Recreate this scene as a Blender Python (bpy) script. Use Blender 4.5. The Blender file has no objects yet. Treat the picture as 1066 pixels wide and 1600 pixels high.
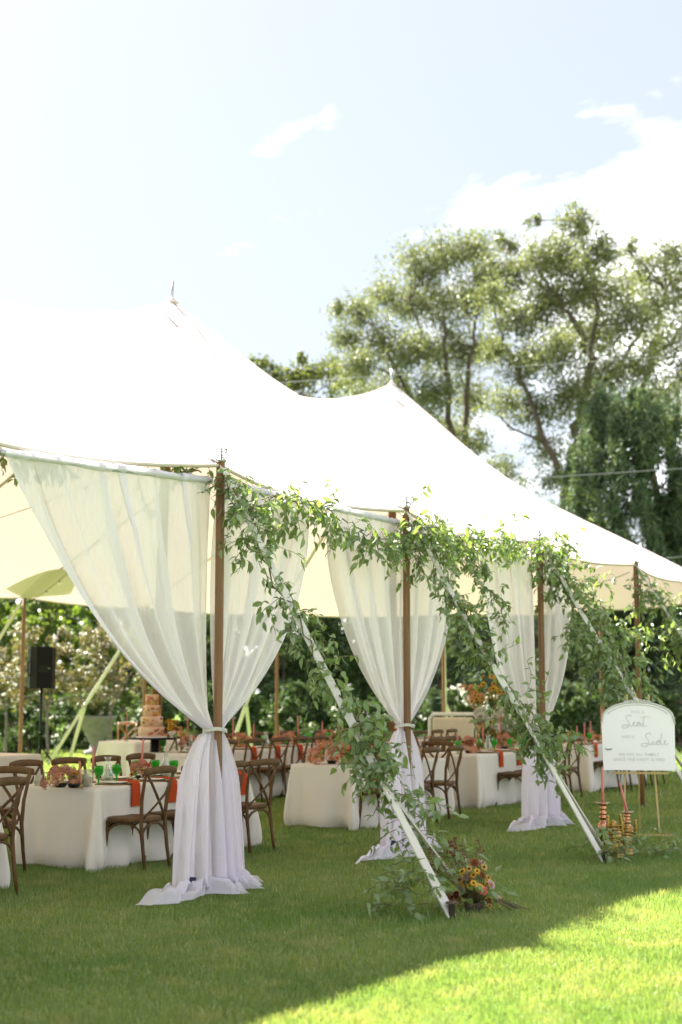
import bpy, math, random
import numpy as np
from mathutils import Vector, Matrix
R = math.radians
rnd = random.Random(7)
rng = np.random.default_rng(11)
scene = bpy.context.scene

# ------------------------------------------------------------------ camera
CAM_H = 1.55
PITCH = R(7.2)
cam_d = bpy.data.cameras.new('camera')
cam = bpy.data.objects.new('camera', cam_d)
scene.collection.objects.link(cam)
cam.location = (0, 0, CAM_H)
cam.rotation_euler = (math.pi / 2 + PITCH, 0, 0)
cam_d.sensor_fit = 'VERTICAL'
cam_d.sensor_height = 36
cam_d.lens = 50
cam_d.clip_end = 4000
cam_d.dof.use_dof = True
cam_d.dof.focus_distance = 12.0
cam_d.dof.aperture_fstop = 1.55
scene.camera = cam

# ------------------------------------------------------------------ sky and sun
SUN_TO = Vector((-0.626, 0.73, 1.0)).normalized()      # towards the sun: behind the tent, to the left
SKY_OFF = (14.28, 18.42, 7.90)
SUN_EL = math.asin(SUN_TO.z)
SUN_AZ = math.atan2(SUN_TO.x, SUN_TO.y)                # clockwise from +Y
world = bpy.data.worlds.new('World')
scene.world = world
world.use_nodes = True
wn, wl = world.node_tree.nodes, world.node_tree.links
wn.clear()
w_out = wn.new('ShaderNodeOutputWorld')
w_bg = wn.new('ShaderNodeBackground')
w_bg.inputs['Strength'].default_value = 0.05
sky = wn.new('ShaderNodeTexSky')
sky.sky_type = 'NISHITA'
sky.sun_disc = False
sky.sun_elevation = SUN_EL
sky.sun_rotation = SUN_AZ
sky.air_density = 1.0
sky.dust_density = 1.5
sky.ozone_density = 1.0
tc = wn.new('ShaderNodeTexCoord')
sep = wn.new('ShaderNodeSeparateXYZ')
wl.new(tc.outputs['Generated'], sep.inputs[0])
zc_ = wn.new('ShaderNodeMath'); zc_.operation = 'MAXIMUM'; zc_.inputs[1].default_value = 0.0
wl.new(sep.outputs['Z'], zc_.inputs[0])
za = wn.new('ShaderNodeMath'); za.operation = 'ADD'; za.inputs[1].default_value = 0.22
wl.new(zc_.outputs[0], za.inputs[0])
dv = wn.new('ShaderNodeVectorMath'); dv.operation = 'SCALE'
inv = wn.new('ShaderNodeMath'); inv.operation = 'DIVIDE'; inv.inputs[0].default_value = 1.0
wl.new(za.outputs[0], inv.inputs[1])
wl.new(tc.outputs['Generated'], dv.inputs[0]); wl.new(inv.outputs[0], dv.inputs['Scale'])
cn = wn.new('ShaderNodeTexNoise')
cn.inputs['Scale'].default_value = 1.1
cn.inputs['Detail'].default_value = 7
cn.inputs['Roughness'].default_value = 0.58
cn.inputs['Distortion'].default_value = 0.35
off = wn.new('ShaderNodeVectorMath'); off.operation = 'ADD'; off.inputs[1].default_value = SKY_OFF
wl.new(dv.outputs[0], off.inputs[0])
wl.new(off.outputs[0], cn.inputs['Vector'])
cr = wn.new('ShaderNodeMapRange')
cr.inputs['From Min'].default_value = 0.47
cr.inputs['From Max'].default_value = 0.88
cr.inputs['To Min'].default_value = 0.0
cr.inputs['To Max'].default_value = 1.0
wl.new(cn.outputs['Fac'], cr.inputs['Value'])
cm = wn.new('ShaderNodeMix'); cm.data_type = 'RGBA'
wl.new(cr.outputs[0], cm.inputs['Factor'])
veil = wn.new('ShaderNodeMix'); veil.data_type = 'RGBA'; veil.inputs['Factor'].default_value = 0.90   # thin high cloud over everything
veil.inputs['B'].default_value = (1.04, 1.09, 1.17, 1)
wl.new(sky.outputs[0], veil.inputs['A'])
wl.new(veil.outputs['Result'], cm.inputs['A'])
cm.inputs['B'].default_value = (12.0, 11.7, 11.8, 1)
wl.new(cm.outputs['Result'], w_bg.inputs['Color'])
wl.new(w_bg.outputs[0], w_out.inputs[0])

sun_d = bpy.data.lights.new('sun', 'SUN')
sun_d.energy = 2.3
sun_d.angle = R(0.6)
sun_d.color = (1.0, 0.95, 0.87)
sun = bpy.data.objects.new('sun', sun_d)
scene.collection.objects.link(sun)
sun.rotation_euler = (-SUN_TO).to_track_quat('-Z', 'Y').to_euler()

vs = scene.view_settings
vs.view_transform = 'Standard'
vs.look = 'None'
vs.gamma = 1.0
vs.use_curve_mapping = False
vs.exposure = 3.75

cy = scene.cycles
cy.use_denoising = True
cy.max_bounces = 8
cy.diffuse_bounces = 4
cy.glossy_bounces = 3
cy.transmission_bounces = 5
cy.transparent_max_bounces = 14
cy.sample_clamp_indirect = 6
cy.caustics_reflective = False
cy.caustics_refractive = False

# ------------------------------------------------------------------ helpers
def tag(o, label=None, cat=None, group=None, kind=None):
    if label: o['label'] = label
    if cat: o['category'] = cat
    if group: o['group'] = group
    if kind: o['kind'] = kind
    return o
def link(o, parent=None):
    scene.collection.objects.link(o)
    if parent: o.parent = parent
    return o
def empty(name, loc=(0, 0, 0), rz=0.0, parent=None):
    o = bpy.data.objects.new(name, None)
    o.location = loc; o.rotation_euler = (0, 0, rz)
    o.empty_display_size = 0.1
    return link(o, parent)
def ob(name, mesh, parent=None, loc=None, rz=None, rot=None, scale=None):
    o = bpy.data.objects.new(name, mesh)
    if loc is not None: o.location = loc
    if rz is not None: o.rotation_euler = (0, 0, rz)
    if rot is not None: o.rotation_euler = rot
    if scale is not None: o.scale = (scale, scale, scale) if isinstance(scale, (int, float)) else scale
    return link(o, parent)

class MB:
    def __init__(s): s.v = []; s.f = []
    def add(s, vs_, fs):
        b = len(s.v); s.v += [tuple(v) for v in vs_]
        s.f += [tuple(i + b for i in f) for f in fs]; return s
    def box(s, c, size, rot=None):
        h = [x / 2 for x in size]
        vs_ = [Vector((x * h[0], y * h[1], z * h[2])) for x in (-1, 1) for y in (-1, 1) for z in (-1, 1)]
        if rot is not None: vs_ = [rot @ v for v in vs_]
        return s.add([v + Vector(c) for v in vs_], [(0, 1, 3, 2), (4, 6, 7, 5), (0, 4, 5, 1), (2, 3, 7, 6), (0, 2, 6, 4), (1, 5, 7, 3)])
    def tube(s, pts, rad, seg=8, cap=True, flat=1.0, up=None):
        pts = [Vector(p) for p in pts]
        if isinstance(rad, (int, float)): rad = [rad] * len(pts)
        vs_, fs = [], []
        ref = Vector(up) if up is not None else None
        for i, p in enumerate(pts):
            t = (pts[min(i + 1, len(pts) - 1)] - pts[max(i - 1, 0)])
            t = t.normalized() if t.length > 1e-9 else Vector((0, 0, 1))
            if ref is None: ref = Vector((1, 0, 0)) if abs(t.x) < .8 else Vector((0, 1, 0))
            a = (ref - t * ref.dot(t)).normalized()
            if up is None: ref = a
            b = t.cross(a)
            for k in range(seg):
                an = 2 * math.pi * (k + .5) / seg
                vs_.append(p + a * (math.cos(an) * rad[i]) + b * (math.sin(an) * rad[i] * flat))
        n = len(pts)
        for i in range(n - 1):
            for k in range(seg):
                k2 = (k + 1) % seg
                fs.append((i * seg + k, i * seg + k2, (i + 1) * seg + k2, (i + 1) * seg + k))
        if cap:
            fs.append(tuple(range(seg))[::-1]); fs.append(tuple((n - 1) * seg + k for k in range(seg)))
        return s.add(vs_, fs)
    def lathe(s, prof, seg=16, c=(0, 0, 0), cap=True, wob=None):
        vs_, fs = [], []
        for i, (r, z) in enumerate(prof):
            for k in range(seg):
                an = 2 * math.pi * k / seg
                rr = r * (1 + (wob(an, i) if wob else 0))
                vs_.append((c[0] + rr * math.cos(an), c[1] + rr * math.sin(an), c[2] + z))
        for i in range(len(prof) - 1):
            for k in range(seg):
                k2 = (k + 1) % seg
                fs.append((i * seg + k, i * seg + k2, (i + 1) * seg + k2, (i + 1) * seg + k))
        if cap:
            fs.append(tuple(range(seg))[::-1]); fs.append(tuple((len(prof) - 1) * seg + k for k in range(seg)))
        return s.add(vs_, fs)
    def grid(s, P, closed=False):
        nr, nc = len(P), len(P[0])
        vs_ = [p for row in P for p in row]
        fs = []
        for i in range(nr - 1):
            for j in range(nc if closed else nc - 1):
                j2 = (j + 1) % nc
                fs.append((i * nc + j, i * nc + j2, (i + 1) * nc + j2, (i + 1) * nc + j))
        return s.add(vs_, fs)
    def mesh(s, name, mat, smooth=True):
        m = bpy.data.meshes.new(name)
        m.from_pydata([tuple(v) for v in s.v], [], s.f)
        if mat: m.materials.append(mat)
        if smooth: m.shade_smooth()
        return m
    def build(s, name, mat, parent=None, smooth=True, **k):
        return ob(name, s.mesh(name, mat, smooth), parent, **k)
def auto_smooth(m, ang=40):
    try: m.set_sharp_from_angle(angle=R(ang))
    except Exception: pass
    return m
def np_mesh(name, V, F, mat, smooth=False):
    """V (n,3); F (m,k) all faces the same size"""
    m = bpy.data.meshes.new(name)
    V = np.ascontiguousarray(V, np.float32); F = np.ascontiguousarray(F, np.int32)
    k = F.shape[1]
    m.vertices.add(len(V)); m.vertices.foreach_set('co', V.ravel())
    m.loops.add(F.size); m.loops.foreach_set('vertex_index', F.ravel())
    m.polygons.add(len(F)); m.polygons.foreach_set('loop_start', np.arange(0, F.size, k, dtype=np.int32))
    m.update(calc_edges=True); m.validate()
    if mat: m.materials.append(mat)
    if smooth: m.shade_smooth()
    return m

# the tent's own frame: t runs along its open front, n goes in under the roof; origin = foot of the first curtain pole
TA = math.atan2(.856, .518)
DV = Vector((math.cos(TA), math.sin(TA), 0)); NV = Vector((-math.sin(TA), math.cos(TA), 0)); ORG = Vector((-.97, 11.33, 0))
def W(t, n, z=0.0): return ORG + DV * t + NV * n + Vector((0, 0, z))
FPX = 2222.0
def ray(px, py):
    a, b = (px - 533) / FPX, -(py - 800) / FPX
    c, s_ = math.cos(PITCH), math.sin(PITCH)
    return Vector((a, c - b * s_, s_ + b * c))
def G(px, py, z=0.0):                   # ground point seen at a photo pixel
    r = ray(px, py); return Vector((0, 0, CAM_H)) + r * ((z - CAM_H) / r.z)
def AT(px, py, y):                      # point at distance y
    r = ray(px, py); return Vector((0, 0, CAM_H)) + r * (y / r.y)
def TN(p): q = Vector((p[0], p[1], 0)) - ORG; return q.dot(DV), q.dot(NV)
def t_at(px, n, py=1180):               # t on the line n = const that shows at column px
    r = ray(px, py); rr = Vector((r.x, r.y, 0))
    k = (n - (-ORG).dot(NV)) / rr.dot(NV)
    return TN(rr * k)[0]

# ------------------------------------------------------------------ materials
def new_mat(name):
    m = bpy.data.materials.new(name); m.use_nodes = True
    nt = m.node_tree; nt.nodes.clear()
    out = nt.nodes.new('ShaderNodeOutputMaterial')
    return m, nt, out
def N(nt, typ, **ins):
    n_ = nt.nodes.new(typ)
    for k, v in ins.items():
        n_.inputs[k.replace('_', ' ')].default_value = v
    return n_
def rgba(c): return (c[0], c[1], c[2], 1)
def mixc(nt, fac, a, b):
    m = nt.nodes.new('ShaderNodeMix'); m.data_type = 'RGBA'
    if isinstance(fac, (int, float)): m.inputs['Factor'].default_value = fac
    else: nt.links.new(fac, m.inputs['Factor'])
    for key, v in (('A', a), ('B', b)):
        if isinstance(v, tuple): m.inputs[key].default_value = rgba(v)
        else: nt.links.new(v, m.inputs[key])
    return m.outputs['Result']
def objcoord(nt, scale=(1, 1, 1)):
    tc_ = nt.nodes.new('ShaderNodeTexCoord'); mp = nt.nodes.new('ShaderNodeMapping')
    mp.inputs['Scale'].default_value = scale
    nt.links.new(tc_.outputs['Object'], mp.inputs['Vector']); return mp.outputs[0]
def noise(nt, vec, scale, detail=4, rough=.55):
    n_ = N(nt, 'ShaderNodeTexNoise', Scale=scale, Detail=detail, Roughness=rough)
    nt.links.new(vec, n_.inputs['Vector']); return n_.outputs['Fac']
def ramp(nt, fac, lo, hi):
    m = nt.nodes.new('ShaderNodeMapRange'); m.inputs['From Min'].default_value = lo; m.inputs['From Max'].default_value = hi
    nt.links.new(fac, m.inputs['Value']); return m.outputs[0]
def bump(nt, h, strength=.2, dist=.01):
    b = N(nt, 'ShaderNodeBump', Strength=strength, Distance=dist)
    nt.links.new(h, b.inputs['Height']); return b.outputs[0]
def plain(name, c1, c2=None, rough=.6, metal=0.0, scale=12, stretch=(1, 1, 1), bmp=.15, bdist=.004, spec=.5):
    m, nt, out = new_mat(name)
    p = N(nt, 'ShaderNodeBsdfPrincipled', Roughness=rough, Metallic=metal)
    p.inputs['Specular IOR Level'].default_value = spec
    v = objcoord(nt, stretch); f = noise(nt, v, scale, 5)
    c = mixc(nt, ramp(nt, f, .3, .7), c1, c2 or tuple(x * .75 for x in c1))
    nt.links.new(c, p.inputs['Base Color'])
    if bmp: nt.links.new(bump(nt, f, bmp, bdist), p.inputs['Normal'])
    nt.links.new(p.outputs[0], out.inputs[0]); return m
def leafy(name, cols, trans=.35, rough=.5, gloss=.05, tcol=None):
    """foliage and petals: per-leaf colour, light shows through"""
    m, nt, out = new_mat(name)
    g = nt.nodes.new('ShaderNodeNewGeometry')
    r = nt.nodes.new('ShaderNodeValToRGB')
    e = r.color_ramp.elements
    while len(e) < len(cols): e.new(.5)
    for i, c in enumerate(cols):
        e[i].position = i / max(1, len(cols) - 1); e[i].color = rgba(c)
    nt.links.new(g.outputs['Random Per Island'], r.inputs[0])
    d = nt.nodes.new('ShaderNodeBsdfDiffuse'); t = nt.nodes.new('ShaderNodeBsdfTranslucent')
    nt.links.new(r.outputs[0], d.inputs['Color'])
    tm = nt.nodes.new('ShaderNodeMix'); tm.data_type = 'RGBA'; tm.blend_type = 'MULTIPLY'; tm.inputs['Factor'].default_value = 1
    nt.links.new(r.outputs[0], tm.inputs['A']); tm.inputs['B'].default_value = rgba(tcol or (1.35, 1.3, .55))
    nt.links.new(tm.outputs['Result'], t.inputs['Color'])
    mx = N(nt, 'ShaderNodeMixShader', Fac=trans)
    nt.links.new(d.outputs[0], mx.inputs[1]); nt.links.new(t.outputs[0], mx.inputs[2])
    gl = N(nt, 'ShaderNodeBsdfGlossy', Roughness=rough)
    m2 = N(nt, 'ShaderNodeMixShader', Fac=gloss)
    nt.links.new(mx.outputs[0], m2.inputs[1]); nt.links.new(gl.outputs[0], m2.inputs[2])
    nt.links.new(m2.outputs[0], out.inputs[0]); return m
def glassy(name, col, gl=.14, op=0.0):
    m, nt, out = new_mat(name)
    t = nt.nodes.new('ShaderNodeBsdfTransparent'); t.inputs[0].default_value = rgba(col)
    g = N(nt, 'ShaderNodeBsdfGlossy', Roughness=.06)
    lw = N(nt, 'ShaderNodeLayerWeight', Blend=.35)
    mr = nt.nodes.new('ShaderNodeMapRange'); mr.inputs['To Min'].default_value = gl * .4; mr.inputs['To Max'].default_value = gl * 4
    nt.links.new(lw.outputs['Facing'], mr.inputs['Value'])
    mx = nt.nodes.new('ShaderNodeMixShader')
    nt.links.new(mr.outputs[0], mx.inputs[0]); nt.links.new(t.outputs[0], mx.inputs[1]); nt.links.new(g.outputs[0], mx.inputs[2])
    o = mx.outputs[0]
    if op:
        d = nt.nodes.new('ShaderNodeBsdfTranslucent'); d.inputs[0].default_value = rgba(col)
        m2 = N(nt, 'ShaderNodeMixShader', Fac=op)
        nt.links.new(o, m2.inputs[1]); nt.links.new(d.outputs[0], m2.inputs[2]); o = m2.outputs[0]
    nt.links.new(o, out.inputs[0]); return m
def fabric(name, col, tcol, trans, opacity=1.0, wrinkle=.3, wscale=(3, 3, 1.2), edge=0.0, weave=0):
    m, nt, out = new_mat(name)
    v = objcoord(nt, wscale); f = noise(nt, v, 3.2, 6, .6)
    nb = bump(nt, f, wrinkle, .03)
    d = nt.nodes.new('ShaderNodeBsdfDiffuse'); t = nt.nodes.new('ShaderNodeBsdfTranslucent')
    c = mixc(nt, noise(nt, objcoord(nt), 1.7, 3), col, tuple(x * .95 for x in col))
    nt.links.new(c, d.inputs['Color']); t.inputs['Color'].default_value = rgba(tcol)
    nt.links.new(nb, d.inputs['Normal']); nt.links.new(nb, t.inputs['Normal'])
    mx = N(nt, 'ShaderNodeMixShader', Fac=trans)
    nt.links.new(d.outputs[0], mx.inputs[1]); nt.links.new(t.outputs[0], mx.inputs[2]); o = mx.outputs[0]
    if opacity < 1:
        tr = nt.nodes.new('ShaderNodeBsdfTransparent')
        lw = N(nt, 'ShaderNodeLayerWeight', Blend=.5)
        mr = nt.nodes.new('ShaderNodeMapRange')
        mr.inputs['To Min'].default_value = opacity; mr.inputs['To Max'].default_value = min(1, opacity + edge)
        nt.links.new(lw.outputs['Facing'], mr.inputs['Value'])
        m2 = nt.nodes.new('ShaderNodeMixShader')
        nt.links.new(mr.outputs[0], m2.inputs[0]); nt.links.new(tr.outputs[0], m2.inputs[1]); nt.links.new(o, m2.inputs[2]); o = m2.outputs[0]
    nt.links.new(o, out.inputs[0]); return m

M = {}
M['canvas'] = fabric('sailcloth', (.74, .65, .645), (.70, .52, .49), .13, wrinkle=.12, wscale=(.8, .8, .8))
M['canvas2'] = fabric('sailcloth_patch', (.60, .54, .47), (.55, .46, .38), .12, wrinkle=.05)
M['sheer'] = fabric('sheer_voile', (.95, .91, .985), (.93, .885, .97), .45, opacity=.74, wrinkle=.5, wscale=(10, 10, 1.1), edge=.3)
M['linen'] = fabric('ivory_table_linen', (.87, .815, .755), (.6, .53, .46), .12, wrinkle=.25, wscale=(1.2, 1.2, .7))
M['napkin'] = fabric('rust_napkin_linen', (.56, .085, .03), (.5, .08, .03), .1, wrinkle=.3, wscale=(6, 6, 6))
M['strap'] = fabric('white_webbing', (.72, .68, .62), (.5, .48, .42), .1, wrinkle=.5, wscale=(10, 10, 3))
M['polewood'] = plain('stained_pole_wood', (.26, .122, .05), (.16, .07, .028), rough=.5, scale=9, stretch=(3, 3, .18), bmp=.1)
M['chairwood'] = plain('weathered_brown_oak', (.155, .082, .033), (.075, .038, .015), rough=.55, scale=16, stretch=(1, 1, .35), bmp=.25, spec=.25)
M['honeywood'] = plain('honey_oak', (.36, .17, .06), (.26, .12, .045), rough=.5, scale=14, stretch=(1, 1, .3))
M['black'] = plain('black_plastic', (.012, .012, .013), (.02, .02, .021), rough=.6, scale=60, spec=.15)
M['blackmetal'] = plain('black_metal', (.015, .015, .016), (.022, .022, .023), rough=.35, metal=.6)
M['steel'] = plain('galvanised_steel', (.45, .45, .44), (.3, .3, .3), rough=.4, metal=1)
M['gold'] = plain('antique_gold', (.42, .27, .085), (.26, .16, .04), rough=.3, metal=1, scale=20)
M['brass'] = plain('aged_brass', (.45, .33, .13), (.25, .18, .07), rough=.35, metal=1, scale=25)
M['copper'] = plain('copper', (.62, .28, .16), (.45, .18, .1), rough=.2, metal=1, scale=10, bmp=.05)
M['easel'] = plain('gold_painted_wood', (.56, .40, .17), (.48, .33, .13), rough=.45, scale=10)
M['pink'] = plain('dusty_pink_wax', (.62, .20, .16), (.56, .17, .13), rough=.5, scale=8, bmp=.05)
M['rustwax'] = plain('terracotta_wax', (.45, .12, .07), (.40, .10, .06), rough=.5)
M['ivorywax'] = plain('ivory_wax', (.80, .72, .52), (.74, .66, .47), rough=.45)
M['wick'] = plain('wick', (.05, .04, .03))
M['flame'] = None
M['china'] = plain('cream_china', (.78, .74, .68), (.72, .68, .62), rough=.2, scale=4, bmp=.02)
M['charger'] = plain('woven_charger', (.42, .28, .15), (.32, .2, .1), rough=.6, scale=40)
M['greenglass'] = glassy('green_pressed_glass', (.22, .72, .20), .12, .42)
M['clearglass'] = glassy('clear_glass', (.93, .95, .93), .16, .05)
M['water'] = glassy('water', (.85, .9, .88), .1)
M['signwhite'] = plain('sign_white', (.90, .865, .88), (.89, .855, .87), rough=.35, scale=3, bmp=.01)
M['signink'] = plain('sign_ink', (.64, .62, .61), (.60, .58, .57), rough=.5, bmp=0)
M['signframe'] = plain('silvered_frame', (.68, .66, .65), (.52, .50, .49), rough=.45, scale=30, bmp=.3)
M['stone'] = plain('grey_stone', (.26, .25, .23), (.18, .17, .16), rough=.85, scale=9, bmp=.4)
M['cream_up'] = plain('cream_upholstery', (.66, .60, .46), (.6, .54, .41), rough=.8, scale=30)
M['whitepaint'] = plain('white_paint', (.8, .8, .79), (.75, .75, .74), rough=.4)
M['navy'] = plain('navy_canvas', (.02, .03, .07), (.015, .02, .05), rough=.8)
M['wire'] = plain('cable', (.10, .095, .09), (.08, .075, .07), rough=.7)
M['bulb'] = glassy('bulb_glass', (.97, .95, .9), .2, .45)
M['rod'] = plain('grey_pipe', (.5, .5, .54), (.42, .42, .46), rough=.4, metal=.5)
M['bark'] = plain('bark', (.13, .095, .07), (.06, .045, .035), rough=.9, scale=14, stretch=(2, 2, .4), bmp=.7, bdist=.03)
M['bark_pale'] = plain('young_bark', (.20, .165, .14), (.13, .105, .09), rough=.9, scale=18, stretch=(2, 2, .5), bmp=.4)
M['stem'] = plain('vine_stem', (.16, .13, .06), (.10, .09, .035), rough=.7)
M['frost'] = plain('cake_icing', (.76, .53, .40), (.72, .48, .35), rough=.55, scale=20)
# foliage
M['vine'] = leafy('vine_leaf', [(.095, .17, .055), (.15, .235, .08), (.23, .31, .12), (.13, .21, .07), (.35, .40, .24)], .40, .4, .07)
M['grass'] = None
M['willow'] = leafy('willow_leaf', [(.10, .122, .058), (.15, .172, .08), (.195, .212, .105), (.125, .145, .068)], .45, .45, .06, (1.2, 1.2, .75))
M['willow2'] = leafy('poplar_leaf', [(.06, .085, .028), (.095, .12, .04), (.14, .15, .055)], .42, .45, .05)
M['evergreen'] = leafy('evergreen_needles', [(.045, .075, .046), (.07, .108, .062), (.10, .14, .082), (.13, .175, .105)], .25, .5, .02)
M['lime'] = leafy('sunlit_broadleaf', [(.06, .11, .022), (.10, .17, .030), (.16, .22, .04), (.08, .13, .028)], .48, .5, .04)
M['dark'] = leafy('dark_hedge_leaf', [(.030, .058, .026), (.05, .085, .036), (.075, .12, .05), (.105, .15, .075)], .28, .5, .015)
M['rose_leaf'] = leafy('rose_leaf', [(.030, .062, .02), (.05, .09, .03), (.085, .13, .055)], .3, .5, .02)
M['crab'] = leafy('crabapple_leaf', [(.10, .085, .045), (.14, .13, .07), (.09, .11, .045), (.20, .14, .075), (.12, .14, .055)], .35, .4, .05)
M['whitepetal'] = leafy('white_petal', [(.62, .62, .56), (.74, .73, .67), (.68, .66, .56)], .3, .5, .03, (1, 1, .95))
def petal(name, a, b, c=None): M[name] = leafy(name, [a, b] + ([c] if c else []), .25, .5, .03, (1.1, 1, .9))
petal('dusty', (.50, .20, .14), (.62, .33, .24), (.44, .22, .13))
petal('peach', (.72, .34, .20), (.78, .45, .30), (.66, .26, .14))
petal('coral', (.62, .16, .09), (.70, .24, .15))
petal('yellow', (.72, .40, .03), (.78, .50, .05))
petal('amber', (.62, .34, .08), (.70, .46, .16))
petal('blush', (.70, .46, .42), (.78, .60, .56))
petal('burgundy', (.12, .015, .018), (.20, .03, .03))
petal('bronze', (.30, .12, .05), (.40, .18, .08))
petal('darkcentre', (.02, .012, .008), (.035, .02, .012))

# ------------------------------------------------------------------ lawn
def lawn_material(name, blades):
    m, nt, out = new_mat(name)
    tc_ = nt.nodes.new('ShaderNodeTexCoord')
    big = noise(nt, tc_.outputs['Object'], .55, 4)
    mid = noise(nt, tc_.outputs['Object'], 3.5, 3)
    c = mixc(nt, ramp(nt, big, .36, .64), (.145, .25, .062), (.235, .32, .098))
    c = mixc(nt, ramp(nt, mid, .50, .72), c, (.30, .34, .13))
    d = nt.nodes.new('ShaderNodeBsdfDiffuse')
    if blades:
        g = nt.nodes.new('ShaderNodeNewGeometry')
        r = nt.nodes.new('ShaderNodeValToRGB'); e = r.color_ramp.elements
        e[0].color = (.78, .82, .76, 1); e[1].color = (1.35, 1.3, 1.3, 1)
        e.new(.93).color = (1.15, 1.12, 1.0, 1); e[2].color = (2.2, 1.7, 2.4, 1)
        nt.links.new(g.outputs['Random Per Island'], r.inputs[0])
        mm = nt.nodes.new('ShaderNodeMix'); mm.data_type = 'RGBA'; mm.blend_type = 'MULTIPLY'; mm.inputs['Factor'].default_value = 1
        nt.links.new(c, mm.inputs['A']); nt.links.new(r.outputs[0], mm.inputs['B']); c = mm.outputs['Result']
        t = nt.nodes.new('ShaderNodeBsdfTranslucent')
        tm = nt.nodes.new('ShaderNodeMix'); tm.data_type = 'RGBA'; tm.blend_type = 'MULTIPLY'; tm.inputs['Factor'].default_value = 1
        nt.links.new(c, tm.inputs['A']); tm.inputs['B'].default_value = (1.5, 1.32, .8, 1)
        nt.links.new(c, d.inputs['Color']); nt.links.new(tm.outputs['Result'], t.inputs['Color'])
        mx = N(nt, 'ShaderNodeMixShader', Fac=.42)
        nt.links.new(d.outputs[0], mx.inputs[1]); nt.links.new(t.outputs[0], mx.inputs[2])
        gl = N(nt, 'ShaderNodeBsdfGlossy', Roughness=.35)
        m2 = N(nt, 'ShaderNodeMixShader', Fac=.06)
        nt.links.new(mx.outputs[0], m2.inputs[1]); nt.links.new(gl.outputs[0], m2.inputs[2])
        nt.links.new(m2.outputs[0], out.inputs[0])
    else:
        fine = noise(nt, tc_.outputs['Object'], 60, 3)
        c2 = mixc(nt, ramp(nt, fine, .35, .65), (.09, .15, .032), c)
        nt.links.new(c2, d.inputs['Color']); nt.links.new(bump(nt, fine, .8, .04), d.inputs['Normal'])
        nt.links.new(d.outputs[0], out.inputs[0])
    return m
M['lawn'] = lawn_material('lawn_turf', False)
M['grass'] = lawn_material('grass_blade', True)
gv, gf = [], []
xs = [-900, -300, -100, -40, -20, -10, -5, 0, 5, 10, 20, 40, 100, 300, 900]
ys = [-300, -50, 0, 5, 10, 15, 20, 25, 30, 40, 60, 120, 300, 900, 1800]
ground = MB().grid([[(x, y, 0) for x in xs] for y in ys]).build('lawn', M['lawn'], smooth=False)
tag(ground, kind='structure')

def blades(n, y0, y1, hgt, wid, seg2):
    y = np.sqrt(rng.uniform(y0 ** 2, y1 ** 2, n))
    x = rng.uniform(-1, 1, n) * (y * .262 + .6)
    big = np.sin(x * 1.7 + y * .9) * np.sin(x * .8 - y * 1.4 + 1.3)
    patch = 1 + .22 * big
    h = hgt * rng.uniform(.55, 1.25, n) * patch
    a = rng.uniform(0, 2 * np.pi, n)
    lean = rng.uniform(.1, .75, n) * h
    ld = rng.uniform(0, 2 * np.pi, n)
    w = wid * rng.uniform(.7, 1.3, n)
    sx, sy = np.cos(a) * w / 2, np.sin(a) * w / 2
    lx, ly = np.cos(ld) * lean, np.sin(ld) * lean
    z0 = np.zeros(n) - .004
    P = lambda X, Y, Z: np.stack([X, Y, Z], 1)
    if seg2:
        v = np.stack([P(x - sx, y - sy, z0), P(x + sx, y + sy, z0),
                      P(x + sx * .8 + lx * .35, y + sy * .8 + ly * .35, h * .6), P(x - sx * .8 + lx * .35, y - sy * .8 + ly * .35, h * .6),
                      P(x + lx, y + ly, h * .95)], 1).reshape(-1, 3)
        b = np.arange(n)[:, None] * 5
        f = np.concatenate([b + [0, 1, 2], b + [0, 2, 3], b + [3, 2, 4]], 1).reshape(-1, 3)
    else:
        v = np.stack([P(x - sx, y - sy, z0), P(x + sx, y + sy, z0), P(x + lx, y + ly, h)], 1).reshape(-1, 3)
        f = np.arange(3 * n).reshape(-1, 3)
    return v, f
def join_np(parts):
    V, F, b = [], [], 0
    for v, f in parts:
        V.append(v); F.append(f + b); b += len(v)
    return np.concatenate(V), np.concatenate(F)
V, F = join_np([blades(150000, 6.0, 9.5, .040, .0042, True), blades(130000, 9.5, 14, .042, .006, False),
                blades(130000, 14, 21, .045, .009, False), blades(90000, 21, 38, .05, .018, False)])
grass = ob('grass_blades', np_mesh('grass_blades', V, F, M['grass']))
tag(grass, 'short mown green grass blades covering the lawn', 'grass', kind='stuff')
# ------------------------------------------------------------------ the tent
PEAKS = [-6.45, .25, 6.98, 13.62]
ZRIDGE, ZPEAK, CX = 6.46, 7.28, 13.55
FRONT = [(-6.5, 3.25), (-3.25, 3.22), (0.0, 3.36), (3.12, 3.33), (6.44, 3.32), (9.79, 3.30), (13.1, 3.28)]
BACK = [13.9, 10.35, 6.9, 3.5, .1, -3.2, -6.5]
ENDA = [-54, -18, 18, 54]
pole_xy = [(t, 0.0, z) for t, z in FRONT]
pole_xy += [(CX + 6 * math.cos(R(a)), 6 + 6 * math.sin(R(a)), 3.27) for a in ENDA]
pole_xy += [(t, 12.0, 3.28) for t in BACK]
pole_xy += [(-6.45 - 6 * math.cos(R(a)), 6 - 6 * math.sin(R(a)), 3.27) for a in (-50, -17, 17, 50)]
def gpro(r): return max(0.0, r) ** .93
def cusp(t, n):
    return sum((ZPEAK - ZRIDGE) * max(0, 1 - math.hypot(t - p, n - 6) / 3.35) ** 1.75 for p in PEAKS)
def pleat(t, n):
    s = 0
    for p in PEAKS:
        dd = math.hypot(t - p, n - 6)
        if dd < 2.6:
            an = math.atan2(n - 6, t - p)
            s += .035 * math.sin(an * 11 + .6 * math.sin(an * 3)) * math.exp(-((dd - .7) / .6) ** 2)
    return s
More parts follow.
